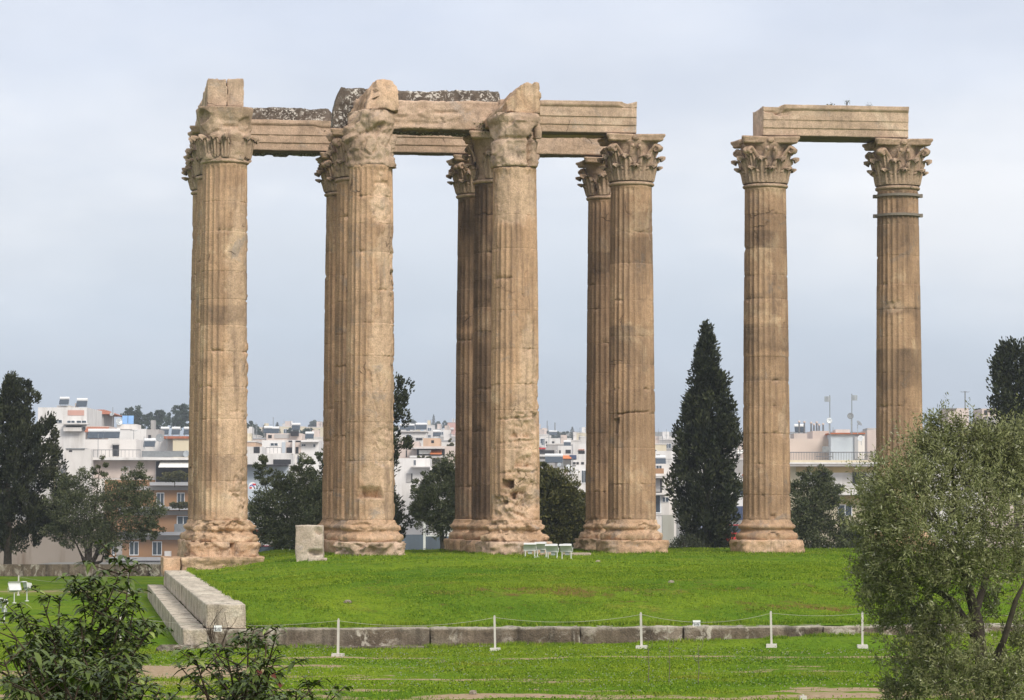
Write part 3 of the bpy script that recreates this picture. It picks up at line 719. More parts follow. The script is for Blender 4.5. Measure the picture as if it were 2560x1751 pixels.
std(4, 1, 'left one of the two standing apart columns, with dark bands and one smooth neck ring', 29, ROW2, wear=.04, tone=-.10, stain=.25, bands=((12.1, 12.9, .55), (9.6, 10.4, .35), (8.05, 9.15, .58), (5.6, 7.0, .35)),
    damage=(('hole', .28, .10, 1.42, .10, .12), ('worn', .9, .35, 5.1, .6, .05)), bites=((.25, .18, .6, .2, .18),), base_amp=.02, plinth_amp=.07)
c = std(5, 1, 'rightmost column, bound by two metal hoops under its capital, its foot behind the olive tree', 30, ROW2, wear=.04, tone=-.12, stain=.3, bands=((12.2, 13.6, .52), (9.3, 9.9, .4), (6.6, 8.2, .52)), damage=(('worn', -.2, .5, 9.9, .25, .03),))
for z in (14.42, 13.62):
    b = MB().lathe([(.84, z-.05), (.905, z-.05), (.905, z+.05), (.84, z+.05)], n=64)
    for a in (ROT*0 + cam_theta(5, 1)+pi/2, cam_theta(5, 1)-pi/2): b.box(.90*cos(a)-.09, .90*cos(a)+.09, .90*sin(a)-.09, .90*sin(a)+.09, z-.07, z+.07)
    b.build('metal_band', M['hoop'], c)

# --- front row: three ruined columns
def ruined_capital(c, th0, seed, prof, nth=128, amp=.10, bites=(), square=None, leaves=None, mat='capital', fr=.5, fs=.55):
    o = ring_solid('capital', M[mat], c, prof, nth, seed, amp, square=square, th0=th0, bites=bites, fr=fr, stain=.25, fs=fs)
    if leaves:
        z0, h, n_, skip = leaves
        for k in range(n_):
            a = th0 + (k-n_/2+.5)*.40
            if k in skip: continue
            l = bpy.data.objects.new('acanthus_leaf', LEAF_LO); link(l, o); l.location = (0, 0, z0); l.rotation_euler = (0, 0, a); l.scale = (1.06, .62, h/.75)
    return o
c, th0 = column(0, 0, 'corner column at the left end, standing on a broken stone block with a split beam end on top', 31, wear=.12, stain=.2,
    damage=(('worn', .85, 1.05, 3.0, 7.0, .030), ('worn', .9, .85, 10.0, 4.0, .02), ('rough', .9, .5, 2.2, 1.0, .10), ('seam', .55, .35, 2.35, .1, .10), ('seam', .7, .5, 5.3, .1, .04)), bands=((8.6, 9.3, .60), (6.7, 7.3, .3)),
    bites=((.6, .5, .95, .3, .22), (-.7, .3, 1.0, .15, .10), (.1, .5, .75, .2, .12)), pbites=((.3, .06, .2, .5, .25), (.6, .4, .4, .3, .10)), base_amp=.10, plinth_amp=.13)
neck_ring(c, 33, th0, amp=.03)
ruined_capital(c, th0, 35, [(.02, 14.74), (.84, 14.74), (.86, 14.95), (.90, 15.5), (.95, 15.72), (.93, 15.8), (.97, 15.92), (1.0, 16.2), (1.06, 16.5), (1.10, 16.72), (.02, 16.74)], amp=.06, square=3.0,
    bites=((.1, .35, 15.98, .10, .10), (.8, .25, 16.05, .3, .12), (-.9, .3, 16.35, .2, .15)), leaves=(14.78, .88, 9, (5,)))
c, th0 = column(1, 0, 'front column with a square notch cut low in its worn right side and a shattered lump of capital', 36, wear=.15, tone=.05, stain=.2,
    damage=(('worn', .80, 1.02, 4.0, 7.0, .032), ('worn', .9, .6, 10.5, 3.0, .03), ('rough', .75, .6, 4.2, 1.1, .06), ('ledge', .04, .60, 2.36, .22, .52), ('worn', .1, .6, 2.9, .5, .04), ('crack', .55, -.35, 2.1, .55, .05), ('crack', .15, -.30, 6.0, .9, .05), ('crack', .55, -.3, 5.9, 1.0, .05),
            ('rough', .6, .6, 13.3, 1.0, .06), ('seam', .55, .4, 13.95, .1, .08), ('crack', .3, .25, 9.1, .5, .04), ('rough', 1.4, .25, 10.5, 1.6, .10)),
    bites=((-.25, .35, 1.05, .14, .12), (1.1, .5, 1.1, .15, .05), (-.1, .4, .75, .12, .06)), pbites=((-.8, .12, .2, .6, .25), (1.0, .3, .45, .35, .15), (.4, .05, .2, .5, .12)), base_amp=.06, plinth_amp=.17, pmat='beam')
ruined_capital(c, th0, 38, [(.02, 14.6), (.84, 14.6), (.90, 14.72), (.86, 14.84), (.93, 15.0), (.99, 15.4), (.98, 15.72), (.86, 15.86), (.92, 16.0), (.97, 16.3), (.97, 16.5), (.86, 16.74), (.02, 16.78)], amp=.15,
    bites=((-.1, .5, 15.35, .35, .08), (.55, .3, 16.15, .12, .14), (-1.0, .5, 16.5, .35, .18)), fr=.8)
c, th0 = column(2, 0, 'front column of the central cluster, deeply gouged with black holes near its foot and a split capital', 40, wear=.2, stain=.1, tone=.06,
    damage=(('rough', .5, .9, 2.3, 1.2, .13), ('rough', .6, .75, 4.5, 1.1, .10), ('rough', .1, 1.2, 1.75, .6, .12), ('worn', .7, .5, 7.0, 1.9, .05), ('worn', 0, 1.4, 13.6, 1.2, .045), ('worn', .4, .8, 4.0, 2.6, .05),
            ('ledge', .35, .60, 4.75, .34, .22), ('ledge', .45, .50, 3.55, .28, .28), ('ledge', .10, .75, 2.42, .16, .20),
            ('hole', -.33, .25, 2.66, .15, .85), ('hole', -.05, .24, 2.20, .11, .80), ('hole', -.45, .12, 1.98, .07, .60), ('seam', .3, 1.2, 5.15, .1, .09), ('seam', .2, 1.2, 4.25, .1, .07), ('seam', .3, 1.1, 3.1, .1, .07), ('rough', 1.45, .30, 6.0, 1.0, .10), ('crack', .45, .1, 2.0, .35, .09), ('crack', .2, -.25, 8.6, 1.0, .04), ('crack', .5, .2, 10.5, .8, .04)),
    bites=((-.6, .35, 1.0, .3, .10), (.2, .5, .7, .16, .10), (.8, .3, .9, .3, .08)), pbites=((.55, .05, .2, .5, .2), (-.9, .25, .4, .4, .2)), base_amp=.10, plinth_amp=.14, pmat='beam')
cap = ruined_capital(c, th0, 43, [(.02, 14.56), (.60, 14.56), (.62, 14.66), (.88, 14.70), (.91, 15.0), (.90, 15.66), (.80, 15.72), (.82, 15.78), (.90, 15.84), (.92, 16.1), (.92, 16.34), (.97, 16.40), (1.00, 16.56), (.90, 16.72), (.02, 16.78)], amp=.13,
    bites=((.66, .12, 15.25, .56, .45), (.72, .10, 14.75, .3, .3), (.95, .22, 16.0, .2, .25), (-1.2, .5, 16.3, .5, .16)), square=2.6, fr=.85)
mb = MB()                                              # the surviving volute stump hanging on its right side
for k in range(3): mb.lathe([(.02, 0), (.13-.03*k, 0.02), (.15-.02*k, .25), (.10, .48), (.02, .5)], (cos(th0+1.12)*(.98-.05*k), sin(th0+1.12)*(.98-.05*k), 15.75+.22*k), 10)
mb.build('volute', M['capital'], cap)

# ================================================================== ARCHITRAVE BEAMS
FASCIA = [(-.50, 0), (.44, 0), (.44, .30), (.475, .315), (.475, .63), (.51, .645), (.51, 1.02), (.56, 1.06), (.60, 1.12), (.60, 1.25), (-.50, 1.25)]
PLAIN = [(-.5, 0), (.46, 0), (.50, .06), (.50, 1.2), (.46, 1.25), (-.46, 1.25), (-.5, 1.2)]
def sweep_block(name, mat, p0, p1, z0, prof, seed, amp=.02, h=None, label=None, cat=None, group=None, parent=None, endcut0=None, endcut1=None, wscale=1, hscale=1, bites=(), stain=.25, fr=.2, round_=0, step=.06, topf=0., under=0.):
    """profile (across, up) swept from p0 to p1; across > 0 points to the camera side (-v for rows, -u for depth beams)"""
    p0 = np.array(p0, float); p1 = np.array(p1, float); d = p1-p0; Ln = np.linalg.norm(d); d /= Ln; ac = np.array([d[1], -d[0]])
    P = np.array(prof, float)*[wscale, hscale]; Pc = np.vstack([P, P[:1]]); L = np.concatenate([[0], np.cumsum(np.hypot(*np.diff(Pc, axis=0).T))])
    npf = int(L[-1]/.055); q = np.linspace(0, L[-1], npf, endpoint=False); q = np.unique(np.concatenate([q, L[:-1]])); npf = len(q)
    a = np.interp(q, L, Pc[:, 0]); b = np.interp(q, L, Pc[:, 1]); cen = np.array([a.mean(), (b.min()+b.max())/2])
    nl = max(6, int(Ln/step)); l = np.linspace(0, Ln, nl)
    rows = [(0., k) for k in (.0, .25, .5, .75, .9)] + [(x, 1.) for x in l] + [(Ln, k) for k in (.9, .75, .5, .25, .0)]
    Lr = np.array([r[0] for r in rows]); K = np.array([r[1] for r in rows])
    AA = cen[0] + (a-cen[0])[None, :]*K[:, None]; BB = cen[1] + (b-cen[1])[None, :]*K[:, None]; LL = np.repeat(Lr[:, None], npf, 1)
    so = seed*5.13
    big = fbm(AA*.9+so, LL*.7, BB*1.1, seed, 4); mid = fbm(AA*2.6+so, LL*2.6, BB*2.6, seed+2, 4); fin = fbm(AA*8+so, LL*8, BB*8, seed+3, 3)
    hgt = b.max()
    edge0 = sst(.5, 0, LL); edge1 = sst(Ln-.5, Ln, LL)
    fc = facets(AA*2+so, LL*1.6, BB*2.2, seed) + .5*facets(AA*5+so, LL*4.5, BB*5, seed+9)
    sh = amp*(sst(.42, .75, big)*1.2 + (mid-.45)*.6 + fc*1.3 + (fin-.5)*.5)
    kk = 1 - sh/np.maximum(.25, np.hypot(AA-cen[0], BB-cen[1]))
    if round_: kk = kk - round_*(edge0*sst(.2, .8, BB/hgt)*.0)
    AA = cen[0] + (AA-cen[0])*kk; BB = cen[1] + (BB-cen[1])*kk
    LL = LL + (LL < .001)*(amp*2*(big+mid-.8)) - (LL > Ln-.001)*(amp*2*(big+mid-.8))
    if endcut0 is not None: LL = LL + endcut0(AA, BB/hgt)*np.clip(1-LL/Ln, 0, 1)**.0*sst(1.2, 0, LL)
    if endcut1 is not None: LL = LL - endcut1(AA, BB/hgt)*sst(Ln-1.6, Ln, LL)
    for (lb, dl, zb, dz, dep) in bites:
        e = ((LL-lb)/dl)**2 + ((BB-zb)/dz)**2; m_ = sst(1.2, .5, e + (mid-.5)*1.2); AA = AA - dep*m_*(AA > 0); BB = BB - dep*m_*(BB > hgt*.7)
    Xw = p0[0] + d[0]*LL + ac[0]*AA; Yw = p0[1] + d[1]*LL + ac[1]*AA; Zw = z0 + BB
    v = np.stack([Xw-p0[0], Yw-p0[1], Zw-z0], -1).reshape(-1, 3)
    o = mesh_np(name, v, grid_faces(npf, len(rows)), mat, parent, attrs={'tone': (mid-.5)*.2, 'stain': np.maximum(stain*sst(.45, .7, 1-big), under*sst(.05, .012, BB)), 'fresh': np.maximum(fr*sst(.4, .7, big), topf*sst(hgt-.05, hgt-.02, BB + (mid-.5)*.05))}, loc=(p0[0], p0[1], z0) if parent is None else None, smooth=False)  # bottom rows: black crust, with the shade under the beams painted into it
    if label: tag(o, label, cat, group)
    return o
BG = 'architrave beams of the ruined temple'
def rowbeam(i0, i1, j, z0, label, seed, v_off=0., e0=0., e1=0., **k):
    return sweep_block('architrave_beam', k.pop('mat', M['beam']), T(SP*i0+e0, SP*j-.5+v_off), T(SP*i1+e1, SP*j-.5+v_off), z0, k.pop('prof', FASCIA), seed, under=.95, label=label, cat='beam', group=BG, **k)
Z2b, Z3b = ROW2+.0, ROW3+.0
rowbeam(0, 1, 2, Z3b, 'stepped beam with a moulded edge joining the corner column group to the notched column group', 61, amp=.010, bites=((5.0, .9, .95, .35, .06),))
sweep_block('architrave_beam', M['crust'], T(-.2, 11.5), T(5.3, 11.5), Z3b, PLAIN, 62, .05, label='dark lichen crusted beam lying behind the moulded beam on the left', cat='beam', group=BG, hscale=1.52, endcut1=lambda a, h: .55*h**3, fr=0)
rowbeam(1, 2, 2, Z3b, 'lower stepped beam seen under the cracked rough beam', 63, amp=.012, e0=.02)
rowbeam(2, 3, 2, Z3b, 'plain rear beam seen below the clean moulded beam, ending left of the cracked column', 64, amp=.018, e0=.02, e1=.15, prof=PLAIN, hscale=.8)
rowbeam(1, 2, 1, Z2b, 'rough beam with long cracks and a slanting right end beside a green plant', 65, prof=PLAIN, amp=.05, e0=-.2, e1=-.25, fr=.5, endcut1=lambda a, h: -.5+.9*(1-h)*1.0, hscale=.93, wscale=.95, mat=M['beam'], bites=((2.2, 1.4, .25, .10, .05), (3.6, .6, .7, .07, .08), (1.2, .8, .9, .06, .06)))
sweep_block('architrave_beam', M['crust'], T(4.45, 6.0), T(11.25, 6.0), Z2b, PLAIN, 66, .05, label='tallest dark lichen crusted beam behind the rough cracked beam', cat='beam', group=BG, hscale=1.38, endcut0=lambda a, h: .35*h**3, endcut1=lambda a, h: .12*h**4, fr=0)
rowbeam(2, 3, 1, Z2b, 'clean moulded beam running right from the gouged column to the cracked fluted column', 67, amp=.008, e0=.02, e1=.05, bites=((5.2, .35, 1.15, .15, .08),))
sweep_block('architrave_beam', M['beam'], T(11.3, 6.02), T(16.5, 6.02), Z2b, PLAIN, 68, .02, label='plain back beam behind the clean moulded beam', cat='beam', group=BG, hscale=.98)
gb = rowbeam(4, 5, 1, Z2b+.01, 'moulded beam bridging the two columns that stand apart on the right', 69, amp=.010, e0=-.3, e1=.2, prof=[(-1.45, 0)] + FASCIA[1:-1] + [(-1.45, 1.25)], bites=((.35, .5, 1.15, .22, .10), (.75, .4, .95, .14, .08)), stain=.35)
# beams running away from the camera on top of the front row
def depthbeam(i, t0, t1, z0, label, seed, wscale=1.4, **k):
    return sweep_block('architrave_beam', M[k.pop('mat', 'beam')], T(SP*i+k.pop('s_off', 0), t0), T(SP*i+k.pop('s2', 0), t1), z0, k.pop('prof', PLAIN), seed, label=label, cat='beam', group=BG, wscale=wscale, **k)
depthbeam(0, -.75, 5.4, 16.74, 'beam with a square sawn left end block, running back over the corner column', 70, wscale=.74, s_off=-.33, s2=-.33, amp=.03, hscale=.87, bites=((.3, .4, 1.0, .3, .05),), fr=.4)
depthbeam(0, -.70, 5.4, 16.74, 'slim beam paired against the sawn beam over the corner column, split from it by a dark joint', 71, wscale=.62, s_off=.345, s2=.345, amp=.025, hscale=.855, fr=.5)
depthbeam(0, 5.5, 10.9, 16.6, 'jagged edged rear beam running back behind the corner column at the far left', 72, wscale=1.25, s_off=-.1, s2=-.1, amp=.06, hscale=1.0)
depthbeam(1, -.6, 5.0, 16.74, 'rounded broken beam stump standing up on the shattered capital', 73, wscale=1.25, s_off=.36, s2=.16, amp=.06, fr=.8, hscale=.95, prof=[(-.5, 0), (.5, 0), (.53, .5), (.5, 1.0), (.38, 1.22), (.12, 1.30), (-.16, 1.24), (-.32, .9), (-.44, .4)], endcut0=lambda a, h: .35*h**2 + .5*(a < -.2)*h, mat='stone')
depthbeam(2, -.6, 5.0, 16.74, 'pointed beam stump with a slanting left shoulder on top of the split capital', 74, wscale=1.30, s_off=.25, s2=.1, amp=.06, fr=.8, mat='stone', prof=[(-.50, 0), (.50, 0), (.50, .6), (.46, 1.15), (.36, 1.24), (.26, 1.17), (.16, 1.24), (.02, 1.14), (-.28, .66), (-.48, .45), (-.54, .3)])

# ================================================================== STEPS, WALL, LOOSE STONES
def slab_run(name, mat, s0, s1, t0, t1, z0, z1, seed, amp, label, cat, group=None, along='t', parent=None, jag=None, step=.12, joint=1.35):
    """worn stone course as a swept box, with vertical joints between its blocks"""
    if along == 't': p0, p1 = T((s0+s1)/2, t0), T((s0+s1)/2, t1); wd = s1-s0
    else: p0, p1 = T(s0, (t0+t1)/2), T(s1, (t0+t1)/2); wd = t1-t0
    h = z1-z0; prof = [(-wd/2, 0), (wd/2, 0), (wd/2, h-.015), (wd/2-.015, h), (-wd/2+.015, h), (-wd/2, h-.015)]
    tf = .6
    if name == 'wall_block':
        prof = [(-wd/2, 0), (wd/2+.05, 0), (wd/2+.05, .15), (wd/2+.01, .17), (wd/2-.05, .175), (wd/2-.05, .205), (wd/2, .21), (wd/2, h-.015), (wd/2-.015, h), (-wd/2, h)]; tf = .9
    return sweep_block(name, mat, p0, p1, z0, prof, seed, amp, label=label, cat=cat, group=group, parent=parent, step=step, stain=.3, fr=.25, topf=tf)
GS = 'long stone steps at the corner of the temple platform'
# upper step runs back from its blunt end to the corner column; its inner edge is ragged under the grass
mats_ = M['step']
slab_run('stone_step', mats_, -2.22, -1.30, -42.0, -37.0, -1.09, -.52, 81, .012, 'blunt front block of the upper pale stone step, standing proud of the grass', 'stone step', GS)
slab_run('stone_step', mats_, -2.22, -1.34, -36.99, -1.2, -1.09, -.522, 82, .014, 'upper pale stone step running back beside the grass mound to the corner column', 'stone step', GS)
slab_run('stone_step', mats_, -2.78, -2.224, -42.26, 0.2, -1.62, -1.088, 83, .012, 'lower pale stone step running back along the left edge of the platform', 'stone step', GS)
slab_run('stone_step', M['wallstone'], -2.22, 3.0, -42.26, -41.3, -1.62, -1.09, 84, .012, 'cleaner grey corner block of the low front wall with a thin ledge at its foot', 'low wall', 'blocks of the low front wall', along='s', step=.08)
edges = [3.01, 6.6, 9.1, 12.5, 15.4, 18.6, 21.9, 25.2, 31]
adj = ['streaky pale and black', 'dark with ragged white scars', 'black mottled', 'brown streaked', 'grey and flaking', 'deeply undercut dark', 'dark brown', 'shadowed dark']
wh = ['left of the first rope post', 'behind the first rope post', 'between the first and second rope posts', 'behind the second rope post', 'between the second and third rope posts', 'behind the warning sign', 'right of the warning sign', 'behind the olive tree']
for k in range(8):
    slab_run('wall_block', M['wallstone'], edges[k], edges[k+1]-.012, -42.26+.02*(k % 2), -41.3, -1.74+.012*k, -1.09-.004*(k % 3), 90+k, .03, adj[k]+' block of the low front wall '+wh[k], 'low wall', 'blocks of the low front wall', along='s')
# the broken foundation course under the wall
def rough_stone(name, x, y, z, sx, sy, sz, seed, label, cat, mat='loose', amp=.06, group=None, rz=0, sq=5):
    o = ring_solid(name, M[mat], None, [(.01, 0), (.96, 0), (1, .06), (1, .9), (.96, 1), (.01, 1)] if sq > 3 else [(.01, 0), (.7, 0), (1, .4), (.85, .75), (.5, .95), (.01, 1)], 72, seed, amp/max(sx, sy), square=sq, fr=.5, nrows=26)
    o.location = (x, y, z); o.scale = (sx/2, sy/2, sz); o.rotation_euler = (0, 0, rz)
    return tag(o, label, cat, group)
fs = [(-2.9, .9, 'pale footing stone jutting out under the platform corner'), (4.4, 1.6, 'flat white edged footing stone under the dark scarred wall'), (7.2, 1.3, 'low footing stone below the streaked part of the wall'), (9.8, 1.0, 'small flat footing stone near the second rope post'),
      (19.2, 2.2, 'long pale footing ledge below the warning sign'), (16.2, .9, 'white chipped footing stone left of the third rope post'), (1.2, 3.6, 'thin footing ledge under the grey corner block')]
for k, (s_, L_, lb) in enumerate(fs):
    p = T(s_, -42.42); rough_stone('footing_stone', p[0], p[1], -1.66, L_, .35, .16 if k != 0 else .22, 110+k, lb, 'stone', 'wallstone', .12, 'footing stones under the low wall', ROT, 5)
# corner foundation under the corner column
sweep_block('foundation_block', M['stone'], T(-1.95, -1.75), T(-1.95, 2.0), -.72, [(-.30, 0), (.32, 0), (.32, .66), (-.30, .66)], 121, .03, label='upright fluted side block of the foundation under the corner column', cat='stone block', fr=.6)
sweep_block('foundation_block', M['stone'], T(-1.62, -1.2), T(1.45, -1.2), -.60, [(-1.2, 0), (.45, 0), (.52, .3), (.62, .46), (.62, .56), (-1.2, .56)], 122, .07, label='broken slab with a pale ledge under the corner column', cat='stone block', fr=.8)
p = at(776, 1400, 106.5)
b = sweep_block('loose_block', M['loose'], (p[0]-.50, p[1]), (p[0]+.47, p[1]), -.32, [(-.45, 0), (.45, 0), (.45, 1.42), (.42, 1.46), (-.42, 1.46), (-.45, 1.42)], 123, .035, label='upright square marble block standing on the grass left of the notched column', cat='stone block', bites=((.80, .36, .52, .12, .25), (.86, .30, .28, .25, .10), (.85, .2, 1.3, .14, .2)), fr=.5, topf=.6)
p = at(793, 1408, 105.2); rough_stone('loose_block', p[0], p[1], -.30, .66, .5, .32, 124, 'small flat stone lying in front of the upright marble block', 'stone block', 'loose', .05, None, .1, 7)
p = at(1430, 1376, 113.5); rough_stone('loose_slab', p[0]+.15, p[1], -.06, 1.1, .5, .14, 125, 'thin pale slab on the grass right of the floodlights', 'stone slab', 'loose', .03, None, .1, 7)
for k, (px, py, Yd, sz, lb) in enumerate(((869, 1537, 74.5, .13, 'white pebble on the mound above the first rope post'), (1495, 1430, 98, .12, 'tiny pale stone on the mound below the floodlights'), (1678, 1490, 80, .12, 'pale stone by the bare earth patch on the mound'), (883, 1563, 72.5, .1, 'small pale stone at the wall edge near the first rope post'),
                                          (1183, 1738, 53.8, .13, 'pale stone in the dirt path at the bottom centre'), (1107, 1642, 65.5, .12, 'flat pebble in the bare strip by the first rope post'))):
    p = at(px, py, Yd); z = (mound_h if py < 1570 and k != 3 else ground_h)(np.array([p[0]]), np.array([p[1]]))[0] if k != 3 else -1.06
    rough_stone('stone', p[0], p[1], z-.03, sz*1.5, sz, sz*.8, 130+k, lb, 'stone', 'step', .03, 'small stones on the grass', .3*k, 2.6)

# ================================================================== ROPE FENCE, SIGNS
posts = [(845, 1641, 1550, None), (1238, 1627, 1542, None), (1604, 1620, 1534, None), (1929, 1615, 1531, None), (2156, 1612, 1532, None)]
plab = ['thin pale rope post standing nearest the step corner, on a square foot', 'second rope post along the low wall from the step corner', 'third rope post along the low wall, left of the warning sign', 'fourth rope post along the low wall, right of the warning sign', 'fifth rope post, half behind the olive leaves']
tops = []
def gh1(x, y): return float(ground_h(np.array([x]), np.array([y]))[0])
def rope_post(p, h, lb, foot=.13, group='rope posts'):
    o = empty('rope_post', p, lb, 'post', group, R.uniform(-.2, .2)); o.rotation_euler = (R.uniform(-.02, .02), R.uniform(-.025, .025), R.uniform(-.2, .2))
    MB().box(-.024, .024, -.024, .024, .05, h).tube([(0, 0, h), (0, 0, h+.03)], .018, 8).build('pole', M['post'], o)
    q = MB(); f = foot; q.quadbox([(-f, -f, -.06), (f, -f, -.06), (f, f, -.06), (-f, f, -.06), (-f*.93, -f*.93, .062), (f*.93, -f*.93, .062), (f*.93, f*.93, .062), (-f*.93, f*.93, .062)]).build('foot', M['post'], o)
    return np.array([p[0], p[1], p[2]+h-.02])
for k, (px, pb, pt, _) in enumerate(posts):
    Yd = 67.4
    for it in range(30):
        p = at(px, pb, Yd); g = gh1(p[0], p[1]); Yd += (p[2]-g)*12
        Yd = min(max(Yd, 60), 71)
    p[2] = g; h = at(px, pt, Yd)[2] - g
    tops.append(rope_post(p, h, plab[k]))
def rope(a, b, sag, lb, n=22):
    pts = [a + (b-a)*t + np.array([0, 0, -4*sag*t*(1-t)]) for t in np.linspace(0, 1, n)]
    o = MB().tube([q - a for q in pts], .004, 5).build('rope', M['rope'], None, loc=a)
    return tag(o, lb, 'rope', 'ropes of the low fence')
lc = np.array(at(300, 1570, 69.0)); lc[2] = -.95
lp = rope_post(np.array([lc[0], lc[1], gh1(lc[0], lc[1])]), .88, 'rope post hidden among the leaves of the big foreground bush')
rope(lp, tops[0], .16, 'slack rope passing the platform corner to the post nearest it')
rope(tops[0], tops[1], .15, 'rope sagging between the first and second rope posts')
rope(tops[1], tops[2], .14, 'rope sagging between the second and third rope posts')
rope(tops[2], tops[3], .20, 'rope pulled down by the hanging warning sign')
rope(tops[3], tops[4], .06, 'tight rope running right into the olive branches')
e = tops[4] + np.array([4.6, .9, .02]); rp = rope_post(np.array([e[0], e[1], gh1(e[0], e[1])]), e[2]-gh1(e[0], e[1])+.02, 'rope post wholly behind the olive tree trunk')
rope(tops[4], e, .12, 'rope hanging behind the olive tree')
# warning sign
def sign(c, wdt, hgt, lines, lb):
    o = empty('warning_sign', c, lb, 'sign', None, ROT)
    MB().box(-wdt/2, wdt/2, -.006, .006, -hgt, 0).build('panel', M['signface'], o)
    for txt, size, z, mt in lines:
        cu = bpy.data.curves.new('lettering', 'FONT'); cu.body = txt; cu.size = size; cu.align_x = 'CENTER'; cu.align_y = 'CENTER'; cu.extrude = .002; cu.offset = size*.02
        cu.resolution_u = 3; tmp = bpy.data.objects.new('tmp', cu); COL.objects.link(tmp); bpy.context.view_layer.update()
        me = bpy.data.meshes.new_from_object(tmp); bpy.data.objects.remove(tmp); me.materials.clear(); me.materials.append(M[mt]); t = bpy.data.objects.new('lettering', me); link(t, o); t.location = (0, -.010, z); t.rotation_euler = (pi/2, 0, 0);
    return o
m_ = (tops[2]+tops[3])/2
f_ = (1741-1604)/(1929-1604.); sp_ = tops[2] + (tops[3]-tops[2])*f_ + np.array([0, -.03, -4*.20*f_*(1-f_)])
sign(sp_ + np.array([0, 0, .045]), .178, .135, [('DO NOT', .046, -.065, 'ink'), ('ENTER', .046, -.107, 'ink')], 'small white sign reading DO NOT ENTER hanging on the rope')
f2 = .50; s2 = lp + (tops[0]-lp)*.455 + np.array([0, -.03, -4*.16*.25])
sign(s2, .178, .135, [('DO NOT', .046, -.065, 'ink'), ('ENTER', .046, -.107, 'ink')], 'second small white sign on the rope, half hidden by the thin bush')
# posts and rope at the far left, behind the bush
bl = [(46, 1490, 1440), (322, 1484, 1422)]
bt = []
for k, (px, pb, pt) in enumerate(bl):
    Yd = 105 + 13*k
    for it in range(60):
        p = at(px, pb, Yd); g = gh1(p[0], p[1]); Yd += (p[2]-g)*15; Yd = min(max(Yd, 90), 140)
    p[2] = g; bt.append(rope_post(p, at(px, pt, Yd)[2]-g, ['white rope post at the far left edge behind the tilted floodlights', 'white rope post behind the big foreground bush, left of the steps'][k], .05))
rope(bt[0], bt[1], .35, 'far rope sagging on the lawn at the left')
p = at(2008, 1751, 52.5); g = gh1(p[0], p[1]); rope_post(np.array([p[0], p[1], g]), at(2008, 1741, 52.5)[2]-g, 'short post top poking in at the bottom edge right of centre', .06)

# ================================================================== FLOODLIGHTS
def floodlight(loc, rz, tilt, lb, h=.30, wdt=.42, leg2=True):
    o = empty('floodlight', loc, lb, 'floodlight', 'white floodlights on the grass', rz)
    hs = bpy.data.objects.new('housing', FL['housing']); link(hs, o); hs.location = (0, 0, h+.13); hs.rotation_euler = (tilt, 0, 0)
    for nm in ('lamp_glass', 'visor'):
        g = bpy.data.objects.new(nm, FL[nm]); link(g, hs)
    b = MB(); b.tube([(-.23, .02, h+.13), (-.23, .02, h-.02), (.23, .02, h-.02), (.23, .02, h+.13)], .012, 6); b.build('bracket', M['whitemetal'], o)
    for x in ((-.17, .17) if leg2 else (0,)):
        MB().tube([(x, .02, h-.02), (x, .02, -.05)], .020, 8).box(x-.06, x+.06, -.04, .08, -.03, .02).build('leg', M['whitemetal'], o)
    if leg2: MB().box(-.07, .07, .06, .16, h-.14, h-.03).build('ballast_box', M['galv'], o)
    return o
FL = {}
b = MB(); b.quadbox([(-.21, -.02, -.13), (.21, -.02, -.13), (.21, -.02, .13), (-.21, -.02, .13), (-.12, .17, -.06), (.12, .17, -.06), (.12, .17, .06), (-.12, .17, .06)])
for f_ in ((-.225, .225, -.05, -.02, .125, .15), (-.225, .225, -.05, -.02, -.15, -.125), (-.225, -.205, -.05, -.02, -.125, .125), (.205, .225, -.05, -.02, -.125, .125)): b.box(*f_)
o = b.build('housing', M['whitemetal']); FL['housing'] = o.data; bpy.data.objects.remove(o)
o = MB().box(-.204, .204, -.035, -.022, -.124, .124).build('lamp_glass', M['lampglass']); FL['lamp_glass'] = o.data; bpy.data.objects.remove(o)
o = MB().quadbox([(-.23, -.05, .152), (.23, -.05, .152), (.23, -.02, .152), (-.23, -.02, .152), (-.23, -.14, .162), (.23, -.14, .162), (.23, -.02, .166), (-.23, -.02, .166)]).build('visor', M['whitemetal']); FL['visor'] = o.data; bpy.data.objects.remove(o)
for px, py, Yd, rz, tl, lb, two in ((1325, 1397, 109.5, .0, .5, 'leftmost floodlight of the cluster, against the pale plinth', True), (1354, 1390, 110.4, -.35, .55, 'rear floodlight of the cluster, tilted beside the plinth end', True),
                               (1381, 1404, 108.2, -.30, .55, 'front floodlight of the cluster, on two thin legs', True), (1416, 1404, 108.8, -.30, .55, 'rightmost floodlight of the cluster, nearest the thin slab', True)):
    p = at(px, py, Yd); z = float(mound_h(np.array([p[0]]), np.array([p[1]]))[0]); floodlight((p[0], p[1], z), rz, tl, lb)
for px, py, Yd, rz, tl, lb in ((36, 1500, 107, .5, -.6, 'floodlight with its flat face turned up, at the left edge behind the big bush'), (66, 1490, 109, -1.1, .2, 'floodlight standing on edge right of the upturned one at the left')):
    p = at(px, py, Yd); floodlight((p[0], p[1], gh1(p[0], p[1])), rz, tl, lb, .42, leg2=False)
p = at(2, 1555, 88); floodlight((p[0], p[1], gh1(p[0], p[1])), -.9, .3, 'floodlight cut off by the left picture edge, above the big bush', .45)

